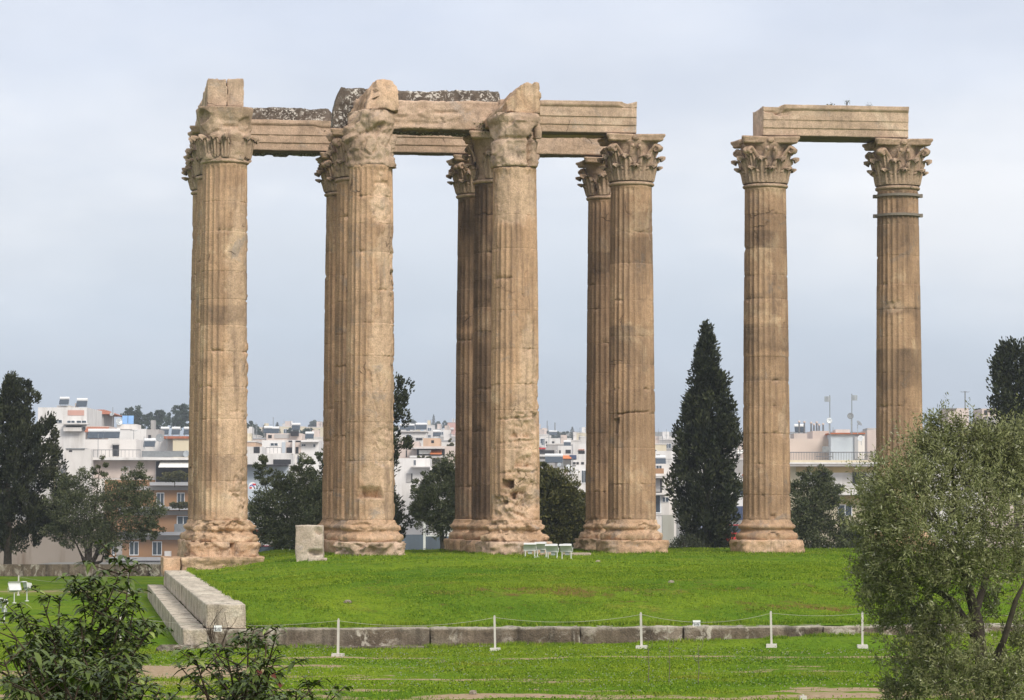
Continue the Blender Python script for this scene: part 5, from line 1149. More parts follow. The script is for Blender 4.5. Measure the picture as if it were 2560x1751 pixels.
# ================================================================== CITY
GB = 'houses of the city behind the temple'
_w = MB()
for f_ in ((-.5, .5, 0, .06), (-.5, .5, .94, 1.), (-.5, -.44, .06, .94), (.44, .5, .06, .94), (-.03, .03, .06, .94)): _w.box(f_[0], f_[1], -.09, 0, f_[2], f_[3], 0)
_w.box(-.44, .44, -.03, -.001, .06, .94, 1)
_o = _w.build('window', [M['frame'], M['glass']]); WIN = _o.data; bpy.data.objects.remove(_o)
_o = MB().box(-.5, .5, -.05, 0, 0, 1).build('opening', M['dark']); OPEN = _o.data; bpy.data.objects.remove(_o)
class Bld:
    def __init__(s, label, Y, x0, x1, yt, mat, depth=12, zb=None, cat='building', name='building', skew=0, eave=None):
        Y = FY(Y); s.Y = Y; s.k = Y/FP; p0 = at(x0, yt, Y); p1 = at(x1, yt, Y); s.top = p0[2]
        c = (p0[0]+p1[0])/2; s.zb = min(gh1(c, Y+3), p0[2]-3)-.3 if zb is None else zb
        s.b = np.array([c, Y, s.zb]); s.o = empty(name, s.b, label, cat, GB); s.w = p1[0]-p0[0]; s.depth = depth
        MB().box(-s.w/2, s.w/2, 0, depth, 0, s.top-s.zb).build('wall', mat, s.o)
        if eave: MB().box(-s.w/2-.25, s.w/2+.25, -.3, depth+.3, s.top-s.zb, s.top-s.zb+.3).build('roof', eave, s.o)
    def X(s, px): return at(px, 1200, s.Y)[0]-s.b[0]
    def Z(s, py): return at(1280, py, s.Y)[2]-s.zb
    def win(s, x0, x1, y0, y1, kind=0, mat=None, y=0):
        o = bpy.data.objects.new('window' if kind == 0 else 'door' if kind == 2 else 'recess', WIN if kind == 0 else OPEN); link(o, s.o)
        X0, X1, Z0, Z1 = s.X(x0), s.X(x1), s.Z(y1), s.Z(y0); o.location = ((X0+X1)/2, -.002+y, Z0); o.scale = (X1-X0, 1, Z1-Z0); return o
    def block(s, name, x0, x1, y0, y1, mat, d0=-1.2, d1=-.003):
        return MB().box(s.X(x0), s.X(x1), d0, d1, s.Z(y1), s.Z(y0)).build(name, mat, s.o)
    def slab(s, x0, x1, y0, y1, mat=None, d=1.3): return s.block('balcony_slab', x0, x1, y0, y1, mat or M['concrete'], -d)
    def rail(s, x0, x1, y0, y1, mat=None, d=1.25, n=None):
        m = MB(); X0, X1, Z0, Z1 = s.X(x0), s.X(x1), s.Z(y1), s.Z(y0); r = .03
        m.box(X0, X1, -d, -d+.06, Z1-.07, Z1); n = n or max(3, int((X1-X0)/.45))
        for i in range(n+1):
            x = X0 + (X1-X0)*i/n; m.box(x-r*.6, x+r*.6, -d+.012, -d+.048, Z0, Z1-.07)
        return m.build('railing', mat or M['rail'], s.o)
    def awning(s, x0, x1, y0, y1, mat, d=1.8):
        X0, X1, Z0, Z1 = s.X(x0), s.X(x1), s.Z(y1), s.Z(y0)
        return MB().quadbox([(X0, -d, Z0), (X1, -d, Z0), (X1, -.01, Z1-.05), (X0, -.01, Z1-.05), (X0, -d, Z0+.06), (X1, -d, Z0+.06), (X1, -.01, Z1), (X0, -.01, Z1)]).build('awning', mat, s.o)
    def auto(s, rnd, y_from=None, floor=3.1, ww=1.3, step=3.0, kind=None, until=None):
        z = s.top-s.zb-1.0 if y_from is None else s.Z(y_from); zl = max(.5, s.top-s.zb-(until or 9))
        while z-1.4 > zl:
            n = max(1, int(s.w/step)); 
            for i in range(n):
                if rnd.random() < .2: continue
                x = -s.w/2 + s.w*(i+.5)/n + rnd.uniform(-.2, .2); o = bpy.data.objects.new('window', WIN); link(o, s.o); hh = rnd.choice((1.3, 1.4, 2.1)); o.location = (x, -.002, z-hh); o.scale = (min(ww*rnd.uniform(.8, 1.2), s.w*.6), 1, hh)
            z -= floor
# rooftop things
def heater(px, py, Y, lb, w=1.6, s=1.0, behind=.0):
    Y = FY(Y); p = at(px, py, Y+2+behind); o = empty('solar_water_heater', p, lb, 'water heater', 'solar water heaters on the roofs')
    MB().tube([(-w/2*s, .3, 1.35*s), (w/2*s, .3, 1.35*s)], .27*s, 10).build('tank', M['whitepaint'], o)
    MB().quadbox([(-w/2*s, -.9*s, .25*s), (w/2*s, -.9*s, .25*s), (w/2*s, .1*s, 1.1*s), (-w/2*s, .1*s, 1.1*s), (-w/2*s, -.95*s, .32*s), (w/2*s, -.95*s, .32*s), (w/2*s, .05*s, 1.17*s), (-w/2*s, .05*s, 1.17*s)]).build('panel', M['glass'], o)
    m = MB()
    for x in (-w/2*s+.08, w/2*s-.08): m.tube([(x, .3, -.1), (x, .3, 1.2*s)], .035, 5).tube([(x, -.9*s, -.1), (x, -.9*s, .3*s)], .035, 5)
    m.build('stand', M['galv'], o)
def dish(px, py, pyb, Y, rpx, lb, rz=0., tilt=.35, mat='galv', off=.0):
    """satellite dish on a pole: centre at (px, py), pole down to pyb"""
    Y = FY(Y); r = rpx*Y/FP; b = at(px, pyb, Y); h = at(px, py, Y)[2]-b[2]; o = empty('satellite_dish', b, lb, 'satellite dish', 'satellite dishes on the roofs', rz)
    m = MB(); n = 18; prof = [(r*q, .34*r*q*q) for q in (.02, .3, .55, .8, 1.)] + [(r*1.0, .34*r+.02), (r*.8, .22*r+.04), (.02, .05)]
    m.lathe(prof, n=n); d = m.build('dish', M[mat], o, smooth=True); d.location = (off, -.25*r, h); d.rotation_euler = (pi/2-tilt, 0, 0)
    MB().tube([(0, .1*r, -.05), (0, .1*r, h)], max(.03, r*.07), 6).tube([(off, -.2*r-.9*r*cos(tilt), h+.2*r), (off*.5, .05, h-.6*r)], max(.012, r*.03), 5).box(off-.08*r, off+.08*r, -1.15*r, -.95*r, h+.12*r, h+.3*r).build('pole', M['galv'], o)
def antenna(px, pyt, pyb, Y, lb, arms=5, r=.03):
    Y = FY(Y); b = at(px, pyb, Y); h = at(px, pyt, Y)[2]-b[2]; o = empty('antenna', b, lb, 'antenna', 'antennas and masts on the roofs')
    MB().tube([(0, 0, -.1), (0, 0, h)], r, 6).build('mast', M['greymetal'], o)
    if arms:
        m = MB(); L = max(.8, h*.25)
        m.box(-L/2, L/2, -.02, .02, h*.93, h*.93+.04)
        for i in range(arms): x = -L/2 + L*i/(arms-1); m.box(x-.012, x+.012, -.35, .35, h*.93+.04, h*.93+.065)
        m.build('aerial', M['greymetal'], o)
rc = random.Random(3)
# ---------------- left gap
b = Bld('ochre and grey block of flats with long balconies left of the corner column', 365, 225, 520, 1151, M['offwhite'], 14)
b.block('roof_slab', 226, 500, 1144.5, 1151, M['white'], -1.6, 14); b.rail(228, 355, 1125, 1144, d=1.4)
b.block('wall_panel', 230, 388, 1153, 1196, M['pinkish'], -.06); b.win(306, 324, 1167, 1188)
b.block('lower_wall', 388, 500, 1213, 1400, M['brick'], -.05); b.block('lower_wall', 262, 388, 1200, 1400, M['brick'], -.045)
b.block('recess', 390, 500, 1154, 1206, M['dark'], -.06); b.awning(402, 500, 1151, 1170, M['canvas'], 2.6)
for y in (1206, 1267, 1330, 1393): b.slab(300 if y > 1206 else 378, 500, y, y+8.5, d=1.6)
b.slab(262, 330, 1393, 1401, d=1.55)
for y in (1222, 1284, 1346): b.block('lintel_band', 300, 500, y-6 , y+4, M['greywall'], -.10)
for (x0, x1, y0, y1) in ((392, 411, 1232, 1266), (443, 462, 1232, 1266), (443, 475, 1290, 1329), (325, 348, 1354, 1389), (382, 406, 1354, 1389), (281, 289, 1354, 1389)): b.win(x0, x1, y0, y1, y=-.06)
b.block('flower_box', 428, 500, 1258, 1267, M['dark'], -1.55, -1.3); b.block('flower_box', 440, 500, 1310, 1330, M['greymetal'], -1.55, -1.4)
b.block('grey_pier', 292, 307, 1354, 1393, M['greywall'], -.12); b.rail(290, 470, 1401, 1412, d=1.5)
b.block('air_conditioner', 414, 430, 1378, 1392, M['offwhite'], -.7, -.06); b.block('terrace_wall', 262, 480, 1412, 1440, M['greywall'], -2.5)
b.block('screen_wall', 355, 463, 1128, 1143, M['greymetal'], -.5, -.3)
b = Bld('low white penthouse with a grey door behind the roof railing', 372, 212, 340, 1099, M['offwhite'], 8); b.win(281, 297, 1112, 1141, 1); b.block('lintel', 280, 298, 1110, 1113, M['greywall'], -.5)
b = Bld('pale stair tower with a thin dark top edge, left of the low penthouse', 362, 165, 228, 1123, M['offwhite'], 8); b.block('roof_edge', 164, 212, 1121, 1123, M['greymetal'], -.2, 8); b.win(172, 180, 1126, 1130, 1)
b = Bld('narrow striped white and tan facade behind the left cypress', 368, 95, 165, 1128, M['offwhite'], 12)
for x in (134, 147, 158): b.block('pilaster', x, x+4.5, 1130, 1300, M['ochre' if x == 134 else 'white'], -.3)
for y in (1135, 1175): b.win(152, 157, y, y+16)
b = Bld('big white stepped house with two strip windows behind the left cypress', 430, 95, 217, 1019, M['white'], 16)
b.block('terrace_recess', 168, 209, 1026, 1039, M['pink'], -.06)
for q in ((133, 155, 1050, 1058), (166, 187, 1052, 1058), (189, 216, 1052, 1058), (207, 216, 1066, 1079)): b.win(*q)
b.win(164, 202, 1065, 1069, 1); b.slab(160, 225, 1059, 1062, M['white'], 1.5); b.block('parapet', 160, 205, 1069, 1079, M['offwhite'], -1.0)
b.block('stair_head', 135, 170, 1013, 1019, M['offwhite'], 2, 8); b.block('chimney', 181, 187, 1007, 1019, M['pinkish'], 2, 3.2)
heater(161, 1016, 430, 'leftmost white water heater on the big stepped house', s=.85); heater(205, 1022, 430, 'white water heater right of the chimney on the big stepped house', s=.95)
b = Bld('dark green house with a red tiled roof at the left', 455, 217, 259, 1036, M['greywall'], 12); b.win(219, 225, 1042, 1056); b.win(239, 246, 1039, 1049)
MB().quadbox([(-3.0, -.6, 0), (2.9, -.6, 0), (2.9, 12.5, 0), (-3.0, 12.5, 0), (-1.9, 3, .8), (.9, 3, .8), (.9, 8, .8), (-1.9, 8, .8)]).build('roof', M['rooftile'], b.o, loc=(0, 0, b.top-b.zb))
b = Bld('terrace with red awnings below the red roofed house', 410, 214, 274, 1066, M['pinkish'], 8); b.awning(216, 272, 1068, 1082, M['rooftile'], 2.2); b.win(218, 232, 1082, 1090, 1); b.win(240, 262, 1083, 1092, 1)
heater(240, 1101, 375, 'left of two water heaters in front of the red awnings', w=2.2, s=.9); heater(280, 1101, 375, 'right of two water heaters in front of the red awnings', w=2.2, s=.9)
b = Bld('white parapet building with a speckled end wall at the left', 405, 271, 366, 1073, M['white'], 10); b.block('parapet_line', 271, 330, 1073, 1075, M['greywall'], -.05)
b.block('roof_room', 286, 336, 1060, 1072.9, M['offwhite'], 2, 7)
o = empty('solar_collector', at(320, 1061, 409), 'pair of bright blue solar panels on the left rooftop', 'solar panel')
for x in (-.78, .04): MB().quadbox([(x, -.2, 0), (x+.74, -.2, 0), (x+.64, .8, 1.15), (x-.10, .8, 1.15), (x, -.26, .04), (x+.74, -.26, .04), (x+.64, .74, 1.19), (x-.10, .74, 1.19)]).build('panel', M['blueglass'], o)
MB().tube([(-.7, .7, -.05), (-.7, .7, 1.05)], .03, 5).tube([(.6, .7, -.05), (.6, .7, 1.05)], .03, 5).build('stand', M['galv'], o)
dish(296, 1056, 1066, 407, 9, 'large pale dish beside the blue solar panels', .5, .3)
antenna(282, 1018, 1040, 440, 'thin mast over a drum shaped aerial at the left', 0, .04); dish(281, 1037, 1070, 441, 6, 'small dish on the pole left of the blue panels', -.3, .6)
b = Bld('slim pale chimney block in front of the hazy ridge trees at the left', 440, 377, 386, 1051, M['greywall'], 2)
b = Bld('pale grey roof room left of the two round dishes', 400, 366, 398, 1074, M['greywall'], 6); b.win(370, 377, 1088, 1097, 1)
b = Bld('cream wall with an orange roof edge beside the corner column', 395, 432, 520, 1097, M['cream'], 9); b.block('roof_edge', 405, 520, 1091, 1097, M['rooftile'], -.3, 9)
b = Bld('plain white wall behind the two round dishes', 398, 338, 433, 1098, M['white'], 8)
dish(398, 1096, 1120, 380, 10.5, 'big dark round dish on the left rooftop', .35, .25, 'greymetal'); dish(383, 1103, 1120, 381, 7.5, 'paler smaller dish beside the big dark one', .3, .25)
for k, x in enumerate((412, 440, 470)): heater(x, 1091, 405, ['first', 'second', 'third'][k]+' heater from the left on the orange edged roof', s=.8, w=1.4)
heater(374, 1122, 372, 'white tank on the terrace roof below the dark dish', w=1.8, s=.8)
dish(468, 1136, 1146, 364, 9, 'white dish at the end of the terrace beside the corner column', -.4, .3)
antenna(245, 1085, 1143, 364, 'thin pole rising from the terrace railing at the left', 0, .035); antenna(334, 1076, 1104, 374, 'branched aerial on the low penthouse', 5, .03); antenna(360, 1092, 1118, 371, 'plain thin pole left of the dark dish', 0, .03); antenna(417, 1092, 1120, 371, 'plain thin pole right of the dark dish', 0, .03)
# boundary walls on the lawn's far edge at the left
o = MB().box(-26, 0, 0, .5, -.4, 0).build('boundary_wall', M['wallstone'], None, loc=(-17.4, 149, -1.0)); o.scale = (1, 1, 1.6); tag(o, 'low dark stone wall along the far edge of the lawn behind the left trees', 'wall')
a_ = at(0, 1300, 205); c_ = at(262, 1425, 205)
o = MB().box(-8, c_[0]-a_[0], 0, .4, -3, a_[2]-c_[2]).build('rendered_wall', M['dirtywall'], None, loc=(a_[0], 205, c_[2])); tag(o, 'long mouldy rendered wall behind the left cypress trunk', 'wall')
a_ = at(240, 1415, 180); c_ = at(480, 1450, 180)
o = MB().box(-9, c_[0]-a_[0], 0, .4, -2, a_[2]-c_[2]).build('rendered_wall', M['greywall'], None, loc=(a_[0], 180, c_[2])); tag(o, 'grey brown wall below the ochre flats left of the corner column', 'wall')
# ---------------- second gap
b = Bld('white modern house with a blue door between the corner and the notched column', 385, 655, 798, 1101, M['white'], 12)
b.win(675, 695, 1108, 1115); b.win(705, 713, 1106, 1133, 2).data = OPEN
b.block('blue_door', 705, 713, 1106, 1133, M['bluepaint'] if False else M['bluegrey'], -.12); b.block('pink_recess', 715, 732, 1105, 1133, M['pinkish'], -.05); b.win(716, 731, 1119, 1133, 1, y=-.06); b.block('pillar', 732, 738, 1101, 1160, M['white'], -1.2)
b.block('pink_recess', 738, 752, 1106, 1134, M['pinkish'], -.05); b.win(739, 746, 1118, 1134, 1, y=-.06); b.win(753, 764, 1111, 1116); b.win(783, 788, 1111, 1118)
b.block('roof_edge', 753, 797, 1103, 1106, M['white'], -1.0, 0); b.slab(655, 735, 1134, 1137, M['white'], 1.6); b.rail(667, 705, 1119, 1134, d=1.5); b.block('parapet', 674, 733, 1139, 1148, M['white'], -1.5); b.block('strip', 674, 733, 1140.5, 1142, M['greywall'], -1.55, -1.5)
b.win(684, 727, 1148, 1165, 1, y=-.1); b.win(743, 752, 1140, 1160, 0)
for (x0, x1) in ((721, 732), (739, 753)): b.win(x0, x1, 1102, 1106, 1, y=-.02)
b = Bld('roof storey with a panelled screen and dark boxes above the white modern house', 392, 666, 756, 1084, M['pinkish'], 8); b.block('screen', 686, 723, 1086, 1096, M['greywall'], -.1); b.block('water_tank', 727, 747, 1079, 1091, M['dark'], -.8, -.05); b.win(670, 679, 1088, 1096, 1)
heater(670, 1087, 394, 'left heater on the roof of the white modern house', s=.7); heater(687, 1088, 394, 'middle heater on the roof of the white modern house', s=.7); heater(740, 1079, 394, 'heater over the dark boxes on the white modern house', s=.7); heater(774, 1101, 390, 'right heater on the roof of the white modern house', s=.7)
b = Bld('white wall with a big dark opening beside the corner column', 375, 590, 655, 1117, M['white'], 8); b.win(634, 649, 1117.5, 1133, 1)
b = Bld('white shop hall with a black canopy line, low in the gap beside the corner column', 345, 585, 724, 1136, M['white'], 7); b.block('canopy', 590, 722, 1162, 1166, M['dark'], -2); b.block('lower_front', 590, 722, 1167, 1260, M['bluegrey'], -.05); b.win(683, 727, 1149, 1161, 1)
o = empty('shop_sign', at(631, 1215, 341), 'round red white and blue sign beside the corner column', 'sign')
MB().lathe([(.02, -.05), (.42, -.05), (.42, .05), (.02, .05)], n=20).build('disc', M['signface'], o).rotation_euler = (pi/2, 0, 0)
q = MB().box(.02, .40, -.09, -.06, .05, .26).box(-.34, -.05, -.09, -.06, -.32, -.14).build('red_mark', M['red'], o); MB().tube([(-.30, -.075, -.05), (-.05, -.075, .12), (.25, -.075, -.15)], .06, 6).build('blue_mark', M['bluepaint'], o)
FARM = ['cream', 'offwhite', 'white', 'pinkish']
def far(x0, x1, yt, Y, mat, lb, wins=True, depth=12, step=3.0, until=9):
    b = Bld(lb, Y, x0, x1, yt, M[mat], depth)
    H = b.top-b.zb
    if wins:
        b.auto(rc, step=step*(1 if Y < 600 else 1.5), until=until*(1 if Y < 600 else 1.8), ww=1.3 if Y < 600 else 1.8)
        for k in range(rc.choice((0, 1, 1, 2))):
            z = H - 3.1*(k+1) - rc.uniform(0, .4); x = rc.uniform(-.3, .2)*b.w; wd = b.w*rc.uniform(.25, .6)
            if z > H-until: MB().box(max(-b.w/2, x-wd/2), min(b.w/2, x+wd/2), -1.2, -.004, z, z+.18).box(max(-b.w/2, x-wd/2), min(b.w/2, x+wd/2), -1.2, -1.12, z+.18, z+.95).build('balcony', M[rc.choice(('white', 'offwhite', 'concrete'))], b.o)
    MB().box(-b.w/2-.1, b.w/2+.1, -.12, depth+.1, H, H+.22).build('parapet', M[rc.choice(('white', 'offwhite', 'concrete'))], b.o)
    x = rc.uniform(-.35, .1)*b.w; wd = rc.uniform(.18, .34)*b.w
    MB().box(x, x+wd, 2.5, 6, H+.2, H+.2+rc.uniform(1.2, 2.3)).build('stair_head', M[rc.choice(('white', 'offwhite', 'cream', 'pinkish'))], b.o)
    if wins and rc.random() < .5 and Y < 700:
        x = rc.uniform(-.4, .1)*b.w; z = H-rc.uniform(1.2, 4.5); wd = rc.uniform(.25, .45)*b.w
        MB().quadbox([(x, -1.4, z-.9), (x+wd, -1.4, z-.9), (x+wd, -.01, z-.05), (x, -.01, z-.05), (x, -1.4, z-.84), (x+wd, -1.4, z-.84), (x+wd, -.01, z), (x, -.01, z)]).build('awning', M[rc.choice(('canvas', 'orange', 'greywall', 'cream'))], b.o)
    m = MB()
    for k in range(rc.randint(1, 3)): xx = rc.uniform(-.45, .45)*b.w; m.box(xx-.04, xx+.04, 2.2, 2.28, H+.2, H+rc.uniform(1.5, 3.2)); m.box(xx-.5, xx+.5, 2.2, 2.26, H+1.3, H+1.36)
    m.build('aerial', M['greymetal'], b.o)
    return b
far(762, 830, 1069, 850, 'cream', 'cream block with one tiny window at the left edge of the notched column', False).win(796, 800, 1074, 1076, 1)
far(698, 762, 1067, 900, 'cream', 'long low cream block on the ridge behind the cone shaped tree'); far(646, 682, 1069, 920, 'cream', 'cream house on the ridge left of the cone shaped tree'); far(648, 666, 1076, 830, 'pinkish', 'tiny pink house among the hazy trees beside the corner column')
far(590, 662, 1098, 560, 'pinkish', 'pale pink roof line behind the white wall with the dark opening'); far(612, 645, 1090, 640, 'offwhite', 'small off white house below the hazy trees beside the corner column'); far(755, 830, 1095, 640, 'offwhite', 'off white house behind the small hazy tree left of the notched column')
far(706, 740, 1060, 1080, 'offwhite', 'faint pale block on the skyline right of the cone shaped tree'); far(576, 640, 1106, 470, 'peach', 'peach house with an orange edge beside the corner column')
antenna(683, 1043, 1070, 925, 'tall thin mast on the ridge above the white modern house', 0, .15)
# ---------------- third gap
b = Bld('white house with a barred window right of the notched column', 520, 1000, 1066, 1079, M['white'], 10); b.win(1014, 1029, 1087, 1101); b.block('roof_edge', 1000, 1068, 1078, 1080, M['offwhite'], -.6, 10); b.rail(1004, 1060, 1095, 1101, d=.6); b.win(1040, 1056, 1095, 1101, 1)
heater(1018, 1078, 524, 'left dark heater on the house with the barred window', w=3.2, s=.8); heater(1053, 1078, 524, 'right dark heater on the house with the barred window', w=2.2, s=.9)
b = Bld('peach house with one small dark window right of the notched column', 500, 1058, 1100, 1096, M['peach'], 10); b.win(1078, 1085, 1101, 1108, 1); heater(1092, 1095, 502, 'white heater on the peach house', s=.8)
b = Bld('pale pink slab block with slit windows right of the notched column', 450, 985, 1047, 1104, M['pinkish'], 12)
for y in (1107, 1126): b.win(1014.5, 1017.5, y, y+17, 1)
b = Bld('house with a striped orange awning over a white balcony, left of the central column cluster', 445, 1030, 1140, 1116, M['pinkish'], 10); b.slab(1030, 1112, 1120, 1123, M['offwhite'], 2.4); b.awning(1076, 1105, 1124, 1137, M['orange'], 2.2); b.block('white_blind', 1048, 1078, 1126, 1136, M['canvas'], -1.4); b.win(1042, 1112, 1123, 1140, 1); b.block('parapet', 1025, 1118, 1140, 1145, M['white'], -1.8)
b = Bld('white house with a grey shutter low behind the ragged cypress', 400, 985, 1075, 1146, M['white'], 10); b.win(1016, 1031, 1184, 1206, 1); b.win(1034, 1040, 1150, 1164); b.slab(1028, 1110, 1166, 1169, M['white'], 1.5); b.block('shutter', 1016, 1028, 1184, 1206, M['greywall'], -.12)
b = Bld('white balcony front low between the ragged cypress and the olive', 390, 1075, 1140, 1167, M['white'], 8)
far(1119, 1142, 1057, 960, 'pink', 'pink house on the skyline beside the central column cluster', step=4); far(1060, 1086, 1064, 900, 'offwhite', 'off white house with a dark window on the skyline right of the notched column'); far(985, 1032, 1068, 960, 'offwhite', 'pale low roofs on the skyline right of the notched column'); far(1086, 1120, 1074, 880, 'white', 'small white house under the hazy grove'); far(1000, 1050, 1062, 1080, 'cream', 'faint cream block on the skyline under the tiny tree')
far(1100, 1145, 1092, 620, 'greywall', 'grey slope house below the pink house'); far(1090, 1150, 1104, 540, 'offwhite', 'off white roofs behind the orange awning')
antenna(1033, 1044, 1062, 1050, 'faint mast above the tiny skyline tree', 0, .08)
# white metal frame and dark blue panels behind the temple
o = empty('metal_frame', at(1061, 1380, 168), 'white metal post with two cross rails behind the olive in the third gap', 'metal frame'); k = 168/FP
MB().box(-3*k, 3*k, -.06, .06, -1.0, 92*k).build('post', M['whitemetal'], o); MB().box(3*k, 66*k, -.05, .05, 38.5*k, 42.5*k).build('rail', M['whitemetal'], o); MB().box(3*k, 70*k, -.05, .05, 48*k, 52*k).build('rail', M['whitemetal'], o)
a_ = at(985, 1337, 172); o = MB().box(0, 150*172/FP, 0, .1, -2.2, 0).build('panel_fence', M['bluefence'], None, loc=a_); tag(o, 'dark blue grey panel fence below the olive in the third gap', 'fence')
# ---------------- fourth gap
b = Bld('white house with a tall grey window left of the cracked column', 350, 1428, 1500, 1163, M['white'], 10); b.win(1454, 1466, 1175, 1209); b.win(1431, 1440, 1155+9, 1166, 1)
b.block('roof_room', 1430, 1466, 1150, 1163, M['offwhite'], 2, 6); 
for q in ((1432, 1440), (1442, 1448), (1454, 1461)): b.win(q[0], q[1], 1155, 1161, 1, y=1.99)
b = Bld('terrace with a wire railing above the bushy tree in the fourth gap', 345, 1385, 1448, 1186, M['offwhite'], 6); b.rail(1402, 1446, 1175, 1189, d=.4); b.block('pink_panel', 1408, 1420, 1177, 1188, M['pinkish'], -.2)
dish(1420, 1167, 1186, 343, 5, 'pale dish on the terrace above the bushy tree', .2, .3); dish(1399, 1163, 1186, 344, 5.5, 'left grey dish above the bushy tree in the fourth gap', -.3, .3); antenna(1407, 1150, 1186, 343, 'thin pole between two dishes in the fourth gap', 0, .03); antenna(1432, 1145, 1190, 343, 'thick pole beside the white house in the fourth gap', 0, .04)
b = Bld('house with an orange and a navy awning in the fourth gap', 430, 1388, 1445, 1136, M['offwhite'], 8); b.awning(1396, 1428, 1139, 1148, M['orange'], 1.6); b.awning(1424, 1441, 1138, 1149, M['navy'], 1.6); b.block('parapet', 1340, 1440, 1149, 1154, M['greywall'], -1.2)
b = Bld('dark fronted house with a red strip beside the central column cluster', 455, 1335, 1388, 1119, M['greywall'], 8); b.win(1345, 1386, 1126, 1135, 1); b.block('red_strip', 1340, 1364, 1120, 1123, M['red'], -.3); b.block('parapet', 1340, 1384, 1138, 1142, M['white'], -1.2)
b = Bld('small white house with a dark tank in the fourth gap', 470, 1394, 1432, 1115, M['white'], 8); b.win(1414, 1427, 1125, 1134, 1); b.win(1398, 1402, 1126, 1134, 1)
b = Bld('white stair block at the left edge of the cracked column', 460, 1432, 1500, 1110, M['white'], 8); b.win(1446, 1462, 1128, 1135, 1); b.block('red_strip', 1446, 1461, 1124, 1126, M['rooftile'], -.3)
heater(1385, 1162, 350, 'white heater above the bushy tree in the fourth gap', w=2.6, s=.8); heater(1418, 1119, 474, 'heater on the small white house in the fourth gap', s=.7)
b = Bld('long white house with a round dish in the fourth gap', 620, 1362, 1429, 1096, M['white'], 10); b.win(1364, 1368, 1104, 1109, 1); b.win(1380, 1386, 1104, 1110, 1); dish(1407, 1099, 1106, 616, 3.2, 'round dish on the long white house', .1, .2)
far(1335, 1370, 1073, 900, 'pinkish', 'pinkish block under the left mast on the skyline', step=4); far(1336, 1378, 1088, 720, 'offwhite', 'off white house with a heater left of the long white house'); far(1441, 1500, 1083, 820, 'cream', 'cream house on the skyline touching the cracked column', False); far(1450, 1500, 1093, 660, 'offwhite', 'off white flats with small windows touching the cracked column', step=2); far(1426, 1452, 1103, 640, 'offwhite', 'low pale house beside the long white house'); far(1368, 1432, 1112, 540, 'greywall', 'grey roofs with clutter below the long white house')
heater(1383, 1091, 700, 'hazy white heater on the skyline in the fourth gap', w=2.2)
antenna(1368, 1052, 1078, 905, 'left mast of the two on the skyline in the fourth gap', 0, .2); antenna(1387.5, 1057, 1090, 890, 'right mast of the two on the skyline in the fourth gap', 0, .26)
# ---------------- fifth gap, beside the tall cypress
b = Bld('grey balcony flats seen between the cracked column and the tall cypress', 330, 1560, 1672, 1192, M['offwhite'], 12)
for y in (1192, 1234): b.slab(1590, 1665, y, y+3.5, M['offwhite'], 1.5)
b.win(1600, 1653, 1237, 1284, 0); b.win(1655, 1672, 1243, 1256); b.rail(1600, 1661, 1220, 1233, d=1.4); b.win(1600, 1655, 1198, 1232, 1); b.block('shutter', 1628, 1650, 1198, 1230, M['greywall'], -.12); b.rail(1600, 1680, 1289, 1297, d=1.4)
b = Bld('top floor with brown balcony panels beside the tall cypress', 335, 1560, 1690, 1160, M['offwhite'], 8); b.block('balcony_panel', 1600, 1658, 1172, 1185, M['brick'], -1.4, -1.3); b.slab(1590, 1680, 1186, 1191, M['offwhite'], 1.5); b.win(1640, 1655, 1164, 1172)
b = Bld('white house with a small square window beside the tall cypress', 440, 1570, 1690, 1128, M['white'], 10); b.win(1641, 1650, 1137, 1146, 1); b.rail(1640, 1680, 1148, 1157, d=.5)
far(1560, 1690, 1093, 800, 'offwhite', 'pale skyline houses left of the tall cypress'); far(1600, 1666, 1112, 600, 'cream', 'cream house with a dark arch left of the tall cypress'); far(1640, 1700, 1100, 690, 'greywall', 'grey house with a tank left of the tall cypress')
heater(1650, 1167, 338, 'white heater on the top floor beside the tall cypress', s=.8)
far(1700, 1800, 1110, 620, 'offwhite', 'off white flats hidden by the tall cypress'); far(1790, 1880, 1104, 640, 'pinkish', 'pinkish roofs between the tall cypress and the dark banded column'); far(1780, 1900, 1150, 470, 'greywall', 'grey flats between the tall cypress and the dark banded column')
b = Bld('white shop front with a navy awning between the tall cypress and the dark banded column', 300, 1800, 1930, 1190, M['white'], 10); b.awning(1800, 1872, 1266, 1300, M['navy'], 4); b.win(1835, 1858, 1210, 1240); b.block('red_edge', 1855, 1872, 1186, 1190, M['rooftile'], -.3)
o = empty('gate_post', at(1672, 1380, 172), 'grey plastered gate pillar right of the cracked column foot', 'gate pillar'); k = 172/FP
MB().box(-16*k, 13*k, 0, .6, -1, 92*k).build('pillar', M['greywall'], o); MB().box(13.2*k, 19*k, -.02, .3, -1, 36*k).build('white_post', M['whitemetal'], o)
for k_, x in enumerate((1797, 1804)):
    q = at(x, 1378, 160); o = empty('street_post', q, ['slim', 'thicker'][k_]+' white post at the foot of the tall cypress', 'post', 'white posts by the road'); MB().lathe([(.03+.03*k_, -.8), (.03+.03*k_, .60+.15*k_), (.02, .66+.15*k_)], n=8).build('shaft', M['whitemetal'], o); MB().lathe([(.10, -.85), (.10, -.75), (.04, -.7)], n=8).build('foot', M['whitemetal'], o)
